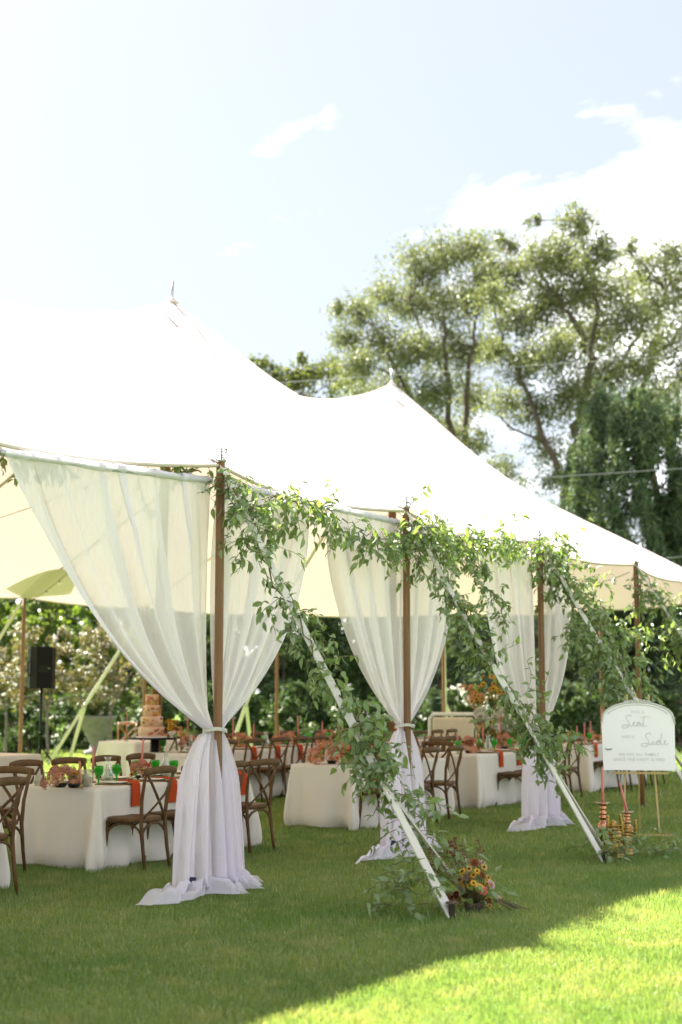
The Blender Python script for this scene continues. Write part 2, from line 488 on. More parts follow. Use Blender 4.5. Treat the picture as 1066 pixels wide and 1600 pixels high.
def ridge_pt(t, n): return (min(max(t, -6.45), CX + .05), 6.0)
def canopy_z(t, n):
    rt, rn = ridge_pt(t, n)
    r = 1 - min(1, math.hypot(t - rt, n - rn) / 6.0)
    return 3.3 + (ZRIDGE - 3.3) * gpro(r) + cusp(t, n) + pleat(t, n)
tent = empty('sailcloth_tent', W(3.5, 6), 0)
tag(tent, 'large white sailcloth tent with peaked roof and brown poles', 'tent')
def tp(p): return Vector(p) - Vector(W(3.5, 6))          # tent children are stored relative to the tent's base
NSEG, NR = 14, 46
peri = []
np_ = len(pole_xy)
for i in range(np_):
    a, b = pole_xy[i], pole_xy[(i + 1) % np_]
    for k in range(NSEG):
        x = k / NSEG
        t, n, z = [a[j] + (b[j] - a[j]) * x for j in range(3)]
        rt, rn = ridge_pt(t, n)
        sag = 4 * x * (1 - x)
        L = math.hypot(b[0] - a[0], b[1] - a[1])
        inw = (.05 * L) * sag if abs(a[1] - b[1]) < .01 else .02 * sag
        dl = math.hypot(rt - t, rn - n)
        peri.append((t + (rt - t) / dl * inw, n + (rn - n) / dl * inw, z - .075 * sag))
rows = []
for j in range(NR + 1):
    r = (j / NR)
    row = []
    for (t, n, z) in peri:
        rt, rn = ridge_pt(t, n)
        tt, nn = t + (rt - t) * r, n + (rn - n) * r
        zz = z + (ZRIDGE - z) * gpro(r) + cusp(tt, nn) + pleat(tt, nn) - .10 * math.sin(math.pi * min(1, r * 1.2)) * .6
        row.append(tp(W(tt, nn, zz)))
    rows.append(row)
canopy = MB().grid(rows, closed=True).build('canopy', M['canvas'], tent)
def can_at(t, n):       # canopy height including its belly
    rt, rn = ridge_pt(t, n)
    r = 1 - min(1, math.hypot(t - rt, n - rn) / 6.0)
    return canopy_z(t, n) - .06 * math.sin(math.pi * min(1, r * 1.2))
hem = MB().tube([rows[0][k % len(peri)] for k in range(len(peri) + 1)], .016, 6, cap=False).build('hem_rope', M['canvas2'], canopy)
# seams: doubled cloth strips from every eave pole up to the ridge
for i, (t, n, z) in enumerate(pole_xy):
    if t < -3.6: continue
    rt, rn = ridge_pt(t, n)
    side = Vector((-(rn - n), rt - t)).normalized()
    P = []
    for k in range(26):
        r = .012 + .97 * k / 25
        tt, nn = t + (rt - t) * r, n + (rn - n) * r
        wv = .035
        zz = z + (ZRIDGE - z) * gpro(r) + cusp(tt, nn) + pleat(tt, nn) - .06 * math.sin(math.pi * min(1, r * 1.2)) - .010
        P.append([tp(W(tt + side.x * s * wv, nn + side.y * s * wv, zz + dz)) for s, dz in ((-1, 0), (1, 0), (.7, .016), (-.7, .016))])
    MB().grid(P, closed=True).build('seam', M['canvas'], canopy)
    if not (abs(t - 10.35) < .1 and n > 11): continue
    # rounded reinforcement patch inside the eave at the pole
    Q = []
    inx, iny = (rt - t) / 6, (rn - n) / 6
    for k in range(9):
        rr = .02 + .9 * k / 8
        row = []
        for q in range(13):
            an = -1.2 + 2.4 * q / 12
            dx = inx * math.cos(an) - iny * math.sin(an); dy = inx * math.sin(an) + iny * math.cos(an)
            f = rr * math.cos(an) / 6
            row.append(tp(W(t + dx * rr, n + dy * rr, z + (ZRIDGE - z) * gpro(f) - .06 * math.sin(math.pi * min(1, f * 1.2)) - .05 * (rr / .9) * abs(math.sin(an)) - .03)))
        Q.append(row)
    MB().grid(Q).build('reinforcement_patch', M['canvas2'], canopy)
for p in PEAKS[1:]:
    z = canopy_z(p, 6)
    MB().tube([tp(W(p, 6, z - .1)), tp(W(p, 6, z + .28))], .022, 8).build('finial', M['steel'], canopy)
    MB().lathe([(.10, -.05), (.07, -.01), (.035, .02), (.025, .05)], 14, tp(W(p, 6, z))).build('peak_cap', M['canvas'], canopy)
def pole(t, n, z, lean=(0, 0), r=.036):
    rt, rn = ridge_pt(t, n)
    top = W(t, n, z + .03); foot = W(t + lean[0], n + lean[1], -.02)
    o = MB()
    o.tube([tp(foot.lerp(top, k / 6)) for k in range(7)], r, 12)
    return o.build('side_pole', M['polewood'], tent), top, foot
lean_px = {2: (334, 337), 3: (641, 649), 4: (835, 847), 5: (983, 1002)}
tops = {}
for i, (t, n, z) in enumerate(pole_xy):
    ln = (0, 0)
    po, top, foot = pole(t, n, z, ln)
    tops[i] = top
    MB().tube([tp(foot), tp(foot + Vector((0, 0, .05)))], .05, 10).build('pole_foot', M['blackmetal'], po)
    MB().lathe([(.012, -.02), (.05, .0), (.05, .012), (.014, .02), (.012, .11), (.0, .115)], 10, tp(top), cap=False).build('top_pin', M['steel'], po)
    # shackles and rope at the pole head
    hb = MB()
    for k in range(3):
        c = tp(top) + Vector((rnd.uniform(-.05, .05), rnd.uniform(-.05, .05), .02 + .03 * k))
        ring = [c + Vector((math.cos(a) * .035, math.sin(a) * .02, math.sin(a + k) * .03)) for a in np.linspace(0, 2 * math.pi, 11)]
        hb.tube(ring, .007, 5, cap=False)
    hb.build('shackle', M['steel'], po)
for p in PEAKS[1:]:
    n = 6.2 if p == 6.98 else 6.0
    cp = MB().tube([tp(W(p, n, -.02)), tp(W(p, (n + 6) / 2, 4)), tp(W(p, 6, canopy_z(p, 6) - .08))], .075, 14).build('center_pole', M['polewood'], tent)
    MB().tube([tp(W(p, n, 0)), tp(W(p, n, .10))], .11, 14).build('pole_foot', M['blackmetal'], cp)

def band(mb, a, b, w, th=.012, sag=.0, n=10, twist=0):
    a, b = Vector(a), Vector(b)
    t = (b - a).normalized()
    side0 = t.cross(Vector((0, 0, 1)))
    side0 = side0.normalized()
    P = []
    for k in range(n + 1):
        x = k / n
        p = a.lerp(b, x) + Vector((0, 0, -sag * 4 * x * (1 - x)))
        side = Matrix.Rotation(twist * x, 3, t) @ side0
        up = side.cross(t)
        ww = w * (1 + .06 * math.sin(x * 17))
        P.append([p + side * ww / 2 + up * th / 2, p - side * ww / 2 + up * th / 2, p - side * ww / 2 - up * th / 2, p + side * ww / 2 - up * th / 2])
    mb.grid(P, closed=True)
    return mb
STRAPS = {}
def guy(i, stake1, stake2, split, w=.075, buckle=None):
    t, n, z = pole_xy[i]
    top = W(t, n, z + .02)
    s1, s2 = W(*stake1, .02), W(*stake2, .02)
    spl = Vector(top).lerp(s1, split)
    STRAPS[i] = (Vector(top), spl, s1, s2)
    st = band(MB(), tp(top), tp(spl), w * .8, sag=.03, twist=.9).build('guy_strap', M['strap'], tent, smooth=False)
    band(MB(), tp(spl), tp(s1), w, twist=.3).build('strap_leg', M['strap'], st, smooth=False)
    band(MB(), tp(spl) + Vector((0, 0, -.01)), tp(s2), w * .9, twist=-.3).build('strap_leg', M['strap'], st, smooth=False)
    ring = [tp(spl) + DV * (math.cos(a) * .05) + Vector((0, 0, math.sin(a) * .05)) for a in np.linspace(0, 2 * math.pi, 13)]
    MB().tube(ring, .008, 6, cap=False).build('strap_ring', M['steel'], st)
    for s_ in (s1, s2):
        q = tp(s_)
        d_ = (tp(s_) - tp(top)).normalized()
        MB().tube([q + Vector((0, 0, -.04)), q + Vector((0, 0, .085)), q + Vector((0, 0, .088)), q + Vector((0, 0, .10))], [.022, .024, .045, .04], 10).build('stake', M['bark'], st)
    if buckle:
        c = tp(top).lerp(tp(s1), buckle)
        ax = (tp(s1) - tp(top)).normalized()
        side = ax.cross(Vector((0, 0, 1))).normalized(); up = side.cross(ax)
        rot = Matrix((side, ax, up)).transposed()
        bk = MB()
        bk.box(c + up * .02, (.12, .02, .03), rot); bk.box(c + up * .02 + ax * .11, (.14, .025, .03), rot)
        for s_ in (-1, 1): bk.box(c + up * .02 + ax * .055 + side * (.055 * s_), (.012, .11, .02), rot)
        bk.box(c + up * .04 + ax * .05, (.07, .03, .02), rot)
        bk.build('ratchet_buckle', M['whitepaint'], st, smooth=False)
guy(2, (-.23, -2.16), (.28, -2.08), .74)
guy(3, (3.33, -1.91), (3.72, -1.80), .60, buckle=.665)
guy(4, (6.45, -2.0), (7.05, -1.95), .55)
guy(5, (9.8, -2.1), (10.4, -2.05), .6)
guy(6, (13.2, -2.1), (13.8, -2.0), .6)
for i in range(7, 14):
    t, n, z = pole_xy[i]
    rt, rn = ridge_pt(t, n)
    u = Vector((t - rt, n - rn)).normalized(); v = Vector((-u.y, u.x))
    guy(i, (t + u.x * 2.4 + v.x * .3, n + u.y * 2.4 + v.y * .3), (t + u.x * 2.4 - v.x * .3, n + u.y * 2.4 - v.y * .3), .62, w=.09)

# ------------------------------------------------------------------ curtain rods and sheer curtains
def rod(t0, t1, z0, z1, label):
    o = MB().tube([W(t0, .07, z0), W((t0 + t1) / 2, .07, (z0 + z1) / 2 - .012), W(t1, .07, z1)], .02, 10).build('curtain_rod', M['rod'])
    e = MB()
    return tag(o, label, 'curtain rod', 'rods the sheer curtains hang from')
rod(-2.38, -.03, 3.13, 3.235, 'grey pipe curtain rod left of the front pole, under the eave')
rod(.03, 3.08, 3.24, 3.215, 'grey pipe curtain rod between the first and second front poles')
rod(3.16, 6.40, 3.215, 3.20, 'grey pipe curtain rod between the second and third front poles')
rod(6.48, 7.55, 3.20, 3.18, 'short grey pipe curtain rod right of the third front pole')

def fold(u, ph):
    return math.sin(2 * math.pi * 3.4 * u + ph) * .6 + math.sin(2 * math.pi * 6.3 * u + ph * 2.3) * .34 + math.sin(2 * math.pi * 13 * u + ph * 1.7) * .14
def curtain(tp0, s, width, ztop0, ztop1, ztie, seed, label, side_word, pud=.5, ctrl=(.67, .32), nu=150):
    """tp0: pole's t; s: -1 panel to the left of the pole, +1 to the right; width along the rod"""
    ph = seed * 1.7
    NU, NV1, NV2, NV3 = nu, 44, 26, 16
    rows = []
    def top_pos(u):          # gathered along the rod: bunched here, stretched there
        return u + (.024 * math.sin(2 * math.pi * 7 * u + ph) + .016 * math.sin(2 * math.pi * 13 * u + ph * 2) + .03 * math.sin(2 * math.pi * 2.6 * u + ph * .6)) * min(1, 6 * u, 6 * (1 - u) + .0)
    tie = lambda u: (s * (.018 + .055 * u), .045 + .03 * math.sin(9 * u + ph) + .02 * math.sin(23 * u), ztie + .012 * math.sin(14 * u))
    for i in range(NV1):
        v = i / (NV1 - 1)
        row = []
        for j in range(NU + 1):
            u = j / NU
            tpz = top_pos(u)
            zt = ztop0 + (ztop1 - ztop0) * u
            if i == 0:   p0 = (s * (.04 + tpz * (width - .04)), .07 + .012 * fold(u, ph), zt - .03)
            p0 = (s * (.04 + tpz * (width - .04)), .07, zt + .022)
            tb = tie(u)
            p1 = (s * (.04 + u * (width - .04)) * ctrl[0], .10, ztie + ctrl[1] * (zt - ztie))
            b0, b1, b2 = (1 - v) ** 2, 2 * v * (1 - v), v * v
            a = p0[0] * b0 + p1[0] * b1 + tb[0] * b2
            b = p0[1] * b0 + p1[1] * b1 + tb[1] * b2
            z = p0[2] * b0 + p1[2] * b1 + tb[2] * b2
            amp = .012 + .075 * math.sin(math.pi * min(1, v * 1.15 + .02)) ** .8 * (1 - v * .55)
            b += amp * fold(u + .012 * math.sin(v * 5 + ph), ph) * min(1, v * 5 + .15)
            a += s * amp * .55 * math.cos(2 * math.pi * 3.4 * u + ph) * min(1, v * 4)
            row.append(W(tp0 + a, b, z))
        rows.append(row)
    for i in range(1, NV2):
        v = i / (NV2 - 1)
        z = ztie * (1 - v) + .06 * v
        wd = (.06 + .22 * (1 - math.exp(-v * 5)) + .06 * v) * (1.2 if s < 0 else .95)
        row = []
        for j in range(NU + 1):
            u = j / NU
            k = .5 * u + .5 * (.5 - .5 * math.cos(math.pi * u))
            a = s * (.012 + .01 * v + wd * k) + .012 * math.sin(u * 31 + v * 3) * v
            b = .045 * (1 - v) - .02 * v + (.04 + .06 * min(1, v * 3)) * fold(u * .9 + .02 * math.sin(v * 3), ph + .4 * v) - .05 * math.cos(math.pi * u) * v
            row.append(W(tp0 + a, b, z + .012 * math.sin(14 * u) * (1 - v)))
        rows.append(row)
    for i in range(1, NV3):
        v = i / (NV3 - 1)
        row = []
        for j in range(NU + 1):
            u = j / NU
            k = .5 * u + .5 * (.5 - .5 * math.cos(math.pi * u))
            w0 = .34 * (1.2 if s < 0 else .95); wd = w0 + (pud - w0) * v
            ruff = .5 + .5 * math.sin(u * 15 + v * 5 + ph) * math.sin(u * 7 - v * 6 + ph * 2)
            a = s * (.022 + wd * k) + .02 * math.sin(u * 21 + v * 6) * v
            b = -.02 + .1 * fold(u * .9, ph + .4) * (1 - v * .6) - .05 * math.cos(math.pi * u) - v * (.17 + .10 * math.sin(u * 9 + ph)) * math.cos(u * 1.2)
            z = .06 * (1 - v) + .02 + (.12 * ruff + .01 * math.sin(u * 63 + v * 17 + ph))  * math.sin(math.pi * min(1, v * .92 + .06)) ** .7 * (1 - .4 * v)
            row.append(W(tp0 + a, b, z))
        rows.append(row)
    c = MB().grid(rows).build('sheer_curtain', M['sheer'])
    # rod pocket: the top hem wraps the rod
    P = []
    for j in range(0, NU + 1):
        u = j / NU; a = s * (.04 + top_pos(u) * (width - .04)); zt = ztop0 + (ztop1 - ztop0) * u
        P.append([W(tp0 + a, .07 + math.cos(q) * .03, zt + math.sin(q) * (.03 + .004 * math.sin(u * 70))) for q in np.linspace(-1.2, 4.4, 9)])
    MB().grid(P).build('rod_pocket', M['sheer'], c)
    # the free edge is hemmed double
    P = []
    for r_ in rows[:NV1 + NV2]:
        e0, e1 = Vector(r_[-1]), Vector(r_[-3])
        P.append([e0 + NV * -.004, e0.lerp(e1, .6) + NV * -.004, e1 + NV * -.004])
    MB().grid(P).build('edge_hem', M['sheer'], c)
    return tag(c, label, 'curtain', 'sheer curtains tied back to the front poles')
T1, T2, T3 = 0.0, 3.12, 6.44
curtain(T1, -1, 2.36, 3.235, 3.13, 1.25, 1, 'wide sheer white curtain swept from the left to the first front pole', 'l', .95, ctrl=(.66, .30), nu=190)
curtain(T1, 1, 1.46, 3.24, 3.23, 1.25, 2, 'sheer white curtain panel just right of the first front pole', 'r', .56, ctrl=(.86, .30))
curtain(T2, -1, 1.42, 3.215, 3.23, 1.22, 3, 'sheer white curtain panel left of the second front pole, behind the leafy strap', 'l', 1.15, ctrl=(.72, .30))
curtain(T2, 1, 1.30, 3.215, 3.21, 1.22, 4, 'sheer white curtain panel right of the second front pole', 'r', .5, ctrl=(.9, .30))
curtain(T3, -1, 1.55, 3.20, 3.21, 1.08, 5, 'sheer white curtain panel left of the third front pole', 'l', 1.05, ctrl=(.82, .16))
curtain(T3, 1, 1.00, 3.20, 3.19, 1.08, 6, 'narrow sheer white curtain panel right of the third front pole', 'r', .56, ctrl=(1.15, .25))
for tt, zt, w_ in ((T1, 1.25, 'first'), (T2, 1.22, 'second'), (T3, 1.08, 'third')):
    P = []
    for dz in (-.014, .014):
        P.append([W(tt + math.cos(a) * .105, .03 + math.sin(a) * .095, zt + dz + .012 * math.sin(a * 2)) for a in np.linspace(0, 2 * math.pi, 25)])
    o = MB().grid(P).build('curtain_tie', M['strap'])
    kn = MB(); kn.lathe([(.0, -.02), (.018, -.012), (.02, .01), (.0, .02)], 8, tuple(W(tt - .01, -.07, zt)), cap=False)
    kn.build('knot', M['strap'], o)
    tag(o, f'narrow white ribbon tying both curtains to the {w_} front pole', 'ribbon', 'ribbons tying the curtains back')
    q = W(tt - .36, -.03, .10) if w_ != 'third' else W(tt - .3, -.02, .12)
    o = MB().box((0, 0, 0), (.055, .02, .12)).build('sandbag_tag', M['navy'], loc=q, rot=(.2, .1, TA), smooth=False)
    MB().box((0, -.012, .02), (.03, .004, .03)).build('stitching', M['signwhite'], o, smooth=False)
    tag(o, f'small navy fabric weight tag at the left foot of the {w_} front pole curtain', 'weight', 'navy tags at the curtain hems')
# ------------------------------------------------------------------ cross-back chairs
def chair_meshes(mat, key):
    ms = []
    s = MB()                                             # seat: rounded, slightly dished, on a rim
    def ring(f, z):
        out = []
        for k in range(24):
            a = 2 * math.pi * k / 24
            x, y = math.cos(a), math.sin(a)
            e = .62
            sx = math.copysign(abs(x) ** e, x) * (.215 + .018 * y); sy = math.copysign(abs(y) ** e, y) * .205
            out.append((sx * f, sy * f + .0, z))
        return out
    s.grid([ring(.9, .418), ring(.97, .422), ring(1, .435), ring(.995, .455), ring(.95, .463), ring(.6, .457), ring(.25, .454), ring(.01, .453)], closed=True)
    ms.append(('seat', s.mesh(key + '_seat', mat)))
    for sx in (-1, 1):
        m = MB().tube([(sx * .185, -.245, 0), (sx * .178, -.215, .2), (sx * .176, -.19, .43), (sx * .185, -.20, .62), (sx * .198, -.235, .78), (sx * .205, -.262, .87)], [.014, .0165, .018, .0165, .015, .014], 8)
        ms.append(('back_leg', m.mesh(key + '_back_leg', mat)))
        m = MB().tube([(sx * .195, .20, 0), (sx * .183, .18, .22), (sx * .176, .165, .43)], [.0135, .0165, .018], 8)
        ms.append(('front_leg', m.mesh(key + '_front_leg', mat)))
    r = MB()                                             # curved top rail
    P = []
    for k in range(13):
        x = -1 + 2 * k / 12
        yy = -.262 - .035 * (1 - x * x); z = .862 + .012 * (1 - x * x)
        h_, t_ = .034 - .006 * abs(x) ** 3, .0135
        P.append([(x * .232, yy + t_ * math.cos(a) , z + h_ * math.sin(a)) for a in np.linspace(0, 2 * math.pi, 11)[:-1]])
    r.grid(P, closed=True); r.f.append(tuple(range(10))[::-1]); r.f.append(tuple(120 + k for k in range(10)))
    ms.append(('top_rail', r.mesh(key + '_top_rail', mat)))
    for sx in (-1, 1):                                    # crossing back braces
        pts = [(sx * .188, -.258, .835), (sx * .13, -.27 - .004 * sx, .755), (sx * .045, -.266 - .012 * sx, .66), (-sx * .06, -.238 - .01 * sx, .56), (-sx * .135, -.205, .48), (-sx * .15, -.185, .452)]
        m = MB().tube(pts, [.015] * 6, 8, flat=.55, up=(1, 0, .3))
        ms.append(('cross_brace', m.mesh(key + '_cross_brace', mat)))
    def arch(a, b, z0, z1):
        a, b = Vector(a), Vector(b)
        return [a.lerp(b, (1 - math.cos(q)) / 2) + Vector((0, 0, z0 + (z1 - z0) * math.sin(q) ** .75)) for q in np.linspace(0, math.pi, 11)]
    for a, b in (((-.178, -.20, 0), (.178, -.20, 0)), ((-.18, -.2, 0), (-.18, .175, 0)), ((.18, -.2, 0), (.18, .175, 0)), ((-.178, .172, 0), (.178, .172, 0))):
        m = MB().tube(arch(a, b, .265, .415), .0115, 6)
        ms.append(('bentwood_arch', m.mesh(key + '_bentwood_arch', mat)))
    return ms
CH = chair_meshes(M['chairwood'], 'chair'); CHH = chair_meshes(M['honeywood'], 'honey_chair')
def chair(t, n, rot, label, group='cross back chairs at the dinner tables', ms=CH, loc=None):
    o = empty('cross_back_chair', loc if loc is not None else W(t, n), TA + R(rot) if loc is None else R(rot))
    for nm, me in ms: ob(nm, me, o)
    return tag(o, label, 'chair', group)

# ------------------------------------------------------------------ tables with floor length linen
TH = .715
def cloth_mesh(L, Wd, H, seed):
    rr = random.Random(seed)
    cr_ = .05
    hx, hy = L / 2, Wd / 2
    per = []                                             # (x, y, nx, ny, cornerness)
    def side(x0, y0, x1, y1, nx, ny, n):
        for k in range(n): per.append((x0 + (x1 - x0) * k / n, y0 + (y1 - y0) * k / n, nx, ny, 0.0))
    def corner(cx, cy, a0):
        for k in range(14):
            a = a0 + math.pi / 2 * k / 14
            per.append((cx + cr_ * math.cos(a), cy + cr_ * math.sin(a), math.cos(a), math.sin(a), math.sin(math.pi * k / 14)))
    nl, nw = int(L / .045), int(Wd / .045)
    side(-hx + cr_, -hy, hx - cr_, -hy, 0, -1, nl); corner(hx - cr_, -hy + cr_, -math.pi / 2)
    side(hx, -hy + cr_, hx, hy - cr_, 1, 0, nw); corner(hx - cr_, hy - cr_, 0)
    side(hx - cr_, hy, -hx + cr_, hy, 0, 1, nl); corner(-hx + cr_, hy - cr_, math.pi / 2)
    side(-hx, hy - cr_, -hx, -hy + cr_, -1, 0, nw); corner(-hx + cr_, -hy + cr_, math.pi)
    ph = [rr.uniform(0, 6) for _ in range(6)]
    rows = []
    for f in (.02, .4, .8, .97): rows.append([(x * f, y * f, H) for x, y, *_ in per])
    NVv = 18
    for i in range(NVv + 1):
        v = i / NVv
        row = []
        s = 0
        for k, (x, y, nx, ny, c) in enumerate(per):
            s = k * .045
            near_c = min(abs(abs(x) - hx) + abs(abs(y) - hy), .6)
            fl = .5 + .5 * math.sin(s * 10.1 + ph[0]) * math.sin(s * 3.3 + ph[1])
            off = .006 + v ** 1.2 * (.02 + .10 * fl ** 1.6) + .03 * v * math.exp(-near_c * 6) * math.sin(s * 14 + ph[2])
            off += c ** 1.2 * math.sin(min(1, v * 1.25) * 1.57) * (.065 + .02 * math.sin(ph[3] + s)) + .028 * v * math.exp(-((near_c - .32) / .08) ** 2)
            # soft tuck beside each corner
            off -= .05 * v * math.exp(-((near_c - .16) / .07) ** 2) * (1 - c)
            lay = -.07 * max(0, (v - .80) / .20) ** 2 * (1 - .6 * fl)      # hem curls under on the grass
            bx, by = x + nx * (off + lay), y + ny * (off + lay)
            z = H - .004 - (H - .016) * v if i else H - .002
            row.append((bx, by, z + (.012 * math.sin(s * 3 + ph[4]) * v if v > .5 else 0)))
        rows.append(row)
    return MB().grid(rows, closed=True).mesh('tablecloth', M['linen'])
def table(t0, t1, n0, n1, label, seed, H=TH, rot=0, loc=None, L=None, Wd=None):
    o = empty('banquet_table', loc if loc is not None else W((t0 + t1) / 2, (n0 + n1) / 2), TA + R(rot))
    L, Wd = L or t1 - t0, Wd or n1 - n0
    ob('tablecloth', cloth_mesh(L, Wd, H, seed), o)
    MB().box((0, 0, H - .025), (L - .06, Wd - .06, .03)).build('tabletop', M['honeywood'], o, smooth=False)
    return tag(o, label, 'table', 'banquet tables under ivory cloths')
NA0, NA1 = 1.66, 2.50
table(-3.1, -.68, NA0, NA1, 'ivory clothed table cut off at the left edge of the photo, behind the nearest chair', 1)
table(.52, 2.84, NA0, NA1 + .05, 'near ivory clothed table left of the first curtain, with red napkins hanging over', 2)
table(4.86, 7.2, NA0, NA1, 'ivory clothed table between first and second curtains with a peach flower runner', 3)
table(8.15, 10.55, NA0, NA1, 'ivory clothed table seen between the second and third curtains', 4)
table(12.1, 14.5, NA0, NA1, 'ivory clothed table partly hidden behind the white arched sign', 5)
NB0, NB1 = 5.22, 5.98
table(6.45, 8.85, NB0, NB1, 'ivory clothed table in the back row just right of the cake', 6)
table(8.95, 11.35, NB0, NB1, 'middle ivory clothed table of the back row, red napkins along its front', 7)
table(11.45, 13.85, NB0, NB1, 'farthest ivory clothed table of the back row, left of the cream sofa', 8)
table(9.6, 12.0, 8.7, 9.5, 'small far ivory clothed table behind the cake stand', 9)
table(3.75, 4.95, 6.45, 7.25, 'bare ivory clothed table at the far left, in front of the loudspeaker', 10, H=.74)

# front chairs (backs to the viewer), named by where they stand
fc = NA0 - .20
def face_n(t, label, n=fc, rot=0): chair(t, n, rot, label)
face_n(-1.1, 'nearest brown cross back chair, cut by the left edge of the photo', rot=4)
for k, t in enumerate((.79, 1.36, 1.90, 2.44)):
    face_n(t, ['brown cross back chair, back to us, first from the left at the near table',
               'brown cross back chair at the near table, half hidden behind the left curtain tail',
               'brown cross back chair just right of the first curtain pole, left of a pair',
               'brown cross back chair just right of the first curtain pole, right of a pair'][k], rot=(3, -2, 4, -5)[k])
for k, t in enumerate((5.2, 5.9, 6.55)):
    face_n(t, ['brown cross back chair at the peach runner table, left of the second curtain tail',
               'brown cross back chair at the peach runner table, second along, behind the curtain tail',
               'brown cross back chair at the peach runner table, third along its front'][k], rot=(-3, 2, 4)[k])
chair(7.55, 2.1, 90, 'brown cross back chair at the head of the peach runner table, beside the second pole')
chair(-.16, 2.26, 94, 'brown cross back chair at the left edge, standing against the near table end')
chair(.75, 3.2, 178, 'brown cross back chair rear-most of three at the left photo edge')
for k, t in enumerate((8.85, 9.4, 10.0, 10.5)):
    face_n(t, f'brown cross back chair {["first","second","third","fourth"][k]} from the left along the table behind the third curtain', rot=(2, -3, 3, 0)[k])
for k, t in enumerate((12.4, 13.0, 13.6, 14.2)):
    face_n(t, f'brown cross back chair {["first","second","third","fourth"][k]} from the left behind the white arched sign', rot=(2, -3, 3, 0)[k])
for k, t in enumerate((1.05, 1.62, 2.2, 2.75)):
    chair(t, NA1 + .24, 180 + (3, -3, 2, 0)[k], f'brown cross back chair facing us across the near table, {["first","second","third","fourth"][k]} from the left')
tb = [6.75, 7.45, 8.08, 8.62, 9.14, 9.75, 10.35, 10.95, 11.75, 12.35, 12.95, 13.5]
od = ['first', 'second', 'third', 'fourth', 'fifth', 'sixth', 'seventh', 'eighth', 'ninth', 'tenth', 'eleventh', 'twelfth']
for k, t in enumerate(tb):
    chair(t, NB0 - .2, rnd.uniform(-4, 4), f'brown cross back chair {od[k]} from the left along the front of the back row')
for k, t in enumerate((7.6, 8.3, 9.3, 10.0, 10.8, 12.0, 12.8)):
    chair(t, NB1 + .22, 180 + rnd.uniform(-4, 4), f'brown cross back chair {od[k]} from the left on the far side of the back row')
for k, t in enumerate((9.45, 9.95)):
    chair(t, 3.2, rnd.uniform(-4, 4), f'brown cross back chair {["left","right"][k]} of two standing right of the second pole')
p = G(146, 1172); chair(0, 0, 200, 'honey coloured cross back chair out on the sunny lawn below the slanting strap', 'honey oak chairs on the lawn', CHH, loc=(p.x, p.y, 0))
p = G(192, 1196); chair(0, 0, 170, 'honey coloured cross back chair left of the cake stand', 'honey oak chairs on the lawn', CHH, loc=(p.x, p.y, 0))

# ------------------------------------------------------------------ table ware
def mesh_lathe(name, prof, mat, seg=14, wob=None): return MB().lathe(prof, seg, cap=False, wob=wob).mesh(name, mat)
GOB_B = mesh_lathe('goblet_bowl', [(.0, .075), (.018, .078), (.034, .092), (.041, .12), (.0425, .15), (.041, .168), (.038, .168), (.039, .14), (.03, .1), (.0, .088)], M['greenglass'], 16, lambda a, i: .03 * math.cos(a * 8) if 2 <= i <= 4 else 0)
GOB_S = mesh_lathe('goblet_stem', [(.0, 0), (.035, .0), (.034, .005), (.012, .012), (.008, .03), (.013, .045), (.008, .06), (.016, .078), (.0, .08)], M['greenglass'], 14)
CAR = mesh_lathe('carafe_body', [(.0, .002), (.05, .002), (.054, .02), (.052, .09), (.034, .145), (.022, .185), (.024, .21), (.036, .235), (.033, .235), (.021, .21), (.019, .185), (.031, .145), (.049, .09), (.05, .02), (.0, .008)], M['clearglass'], 18)
CARW = mesh_lathe('carafe_water', [(.0, .01), (.047, .01), (.049, .02), (.047, .085), (.038, .12), (.0, .12)], M['water'], 16)
TUM = mesh_lathe('tumbler', [(.0, .004), (.032, .004), (.038, .10), (.035, .10), (.029, .012), (.0, .012)], M['clearglass'], 14, lambda a, i: .02 * math.cos(a * 10))
HUR = mesh_lathe('hurricane_glass', [(.0, .003), (.055, .003), (.055, .15), (.052, .15), (.052, .006), (.0, .006)], M['clearglass'], 16)
PIL = mesh_lathe('pillar_candle', [(.0, .008), (.036, .008), (.037, .10), (.033, .105), (.01, .1), (.0, .1)], M['ivorywax'], 14)
WICK = MB().tube([(0, 0, 0), (.001, 0, .012)], .0016, 5).mesh('wick', M['wick'])
PLATE = mesh_lathe('plate', [(.0, .012), (.08, .012), (.10, .018), (.135, .026), (.135, .022), (.1, .012), (.08, .006), (.0, .006)], M['china'], 24)
CHARG = mesh_lathe('charger', [(.0, .004), (.15, .005), (.168, .01), (.168, .006), (.15, .001), (.0, .001)], M['charger'], 24)
def taper(h, mat, name): return mesh_lathe(name, [(.0, 0), (.0115, .0), (.011, h * .5), (.009, h * .93), (.006, h * .985), (.0, h)], M[mat], 10)
TAP = {}
def get_taper(h, mat):
    k = (round(h, 2), mat)
    if k not in TAP: TAP[k] = taper(k[0], mat, 'taper_candle')
    return TAP[k]
HOLD = mesh_lathe('candle_holder', [(.0, 0), (.035, .0), (.03, .008), (.006, .016), (.005, .085), (.03, .10), (.042, .118), (.026, .112), (.012, .106), (.013, .125), (.0, .122)], M['brass'], 12, lambda a, i: .12 * math.cos(a * 6) if i in (5, 6, 7) else 0)
HOLDL = mesh_lathe('low_candle_holder', [(.0, 0), (.028, .0), (.024, .012), (.012, .018), (.014, .035), (.0, .032)], M['brass'], 12)
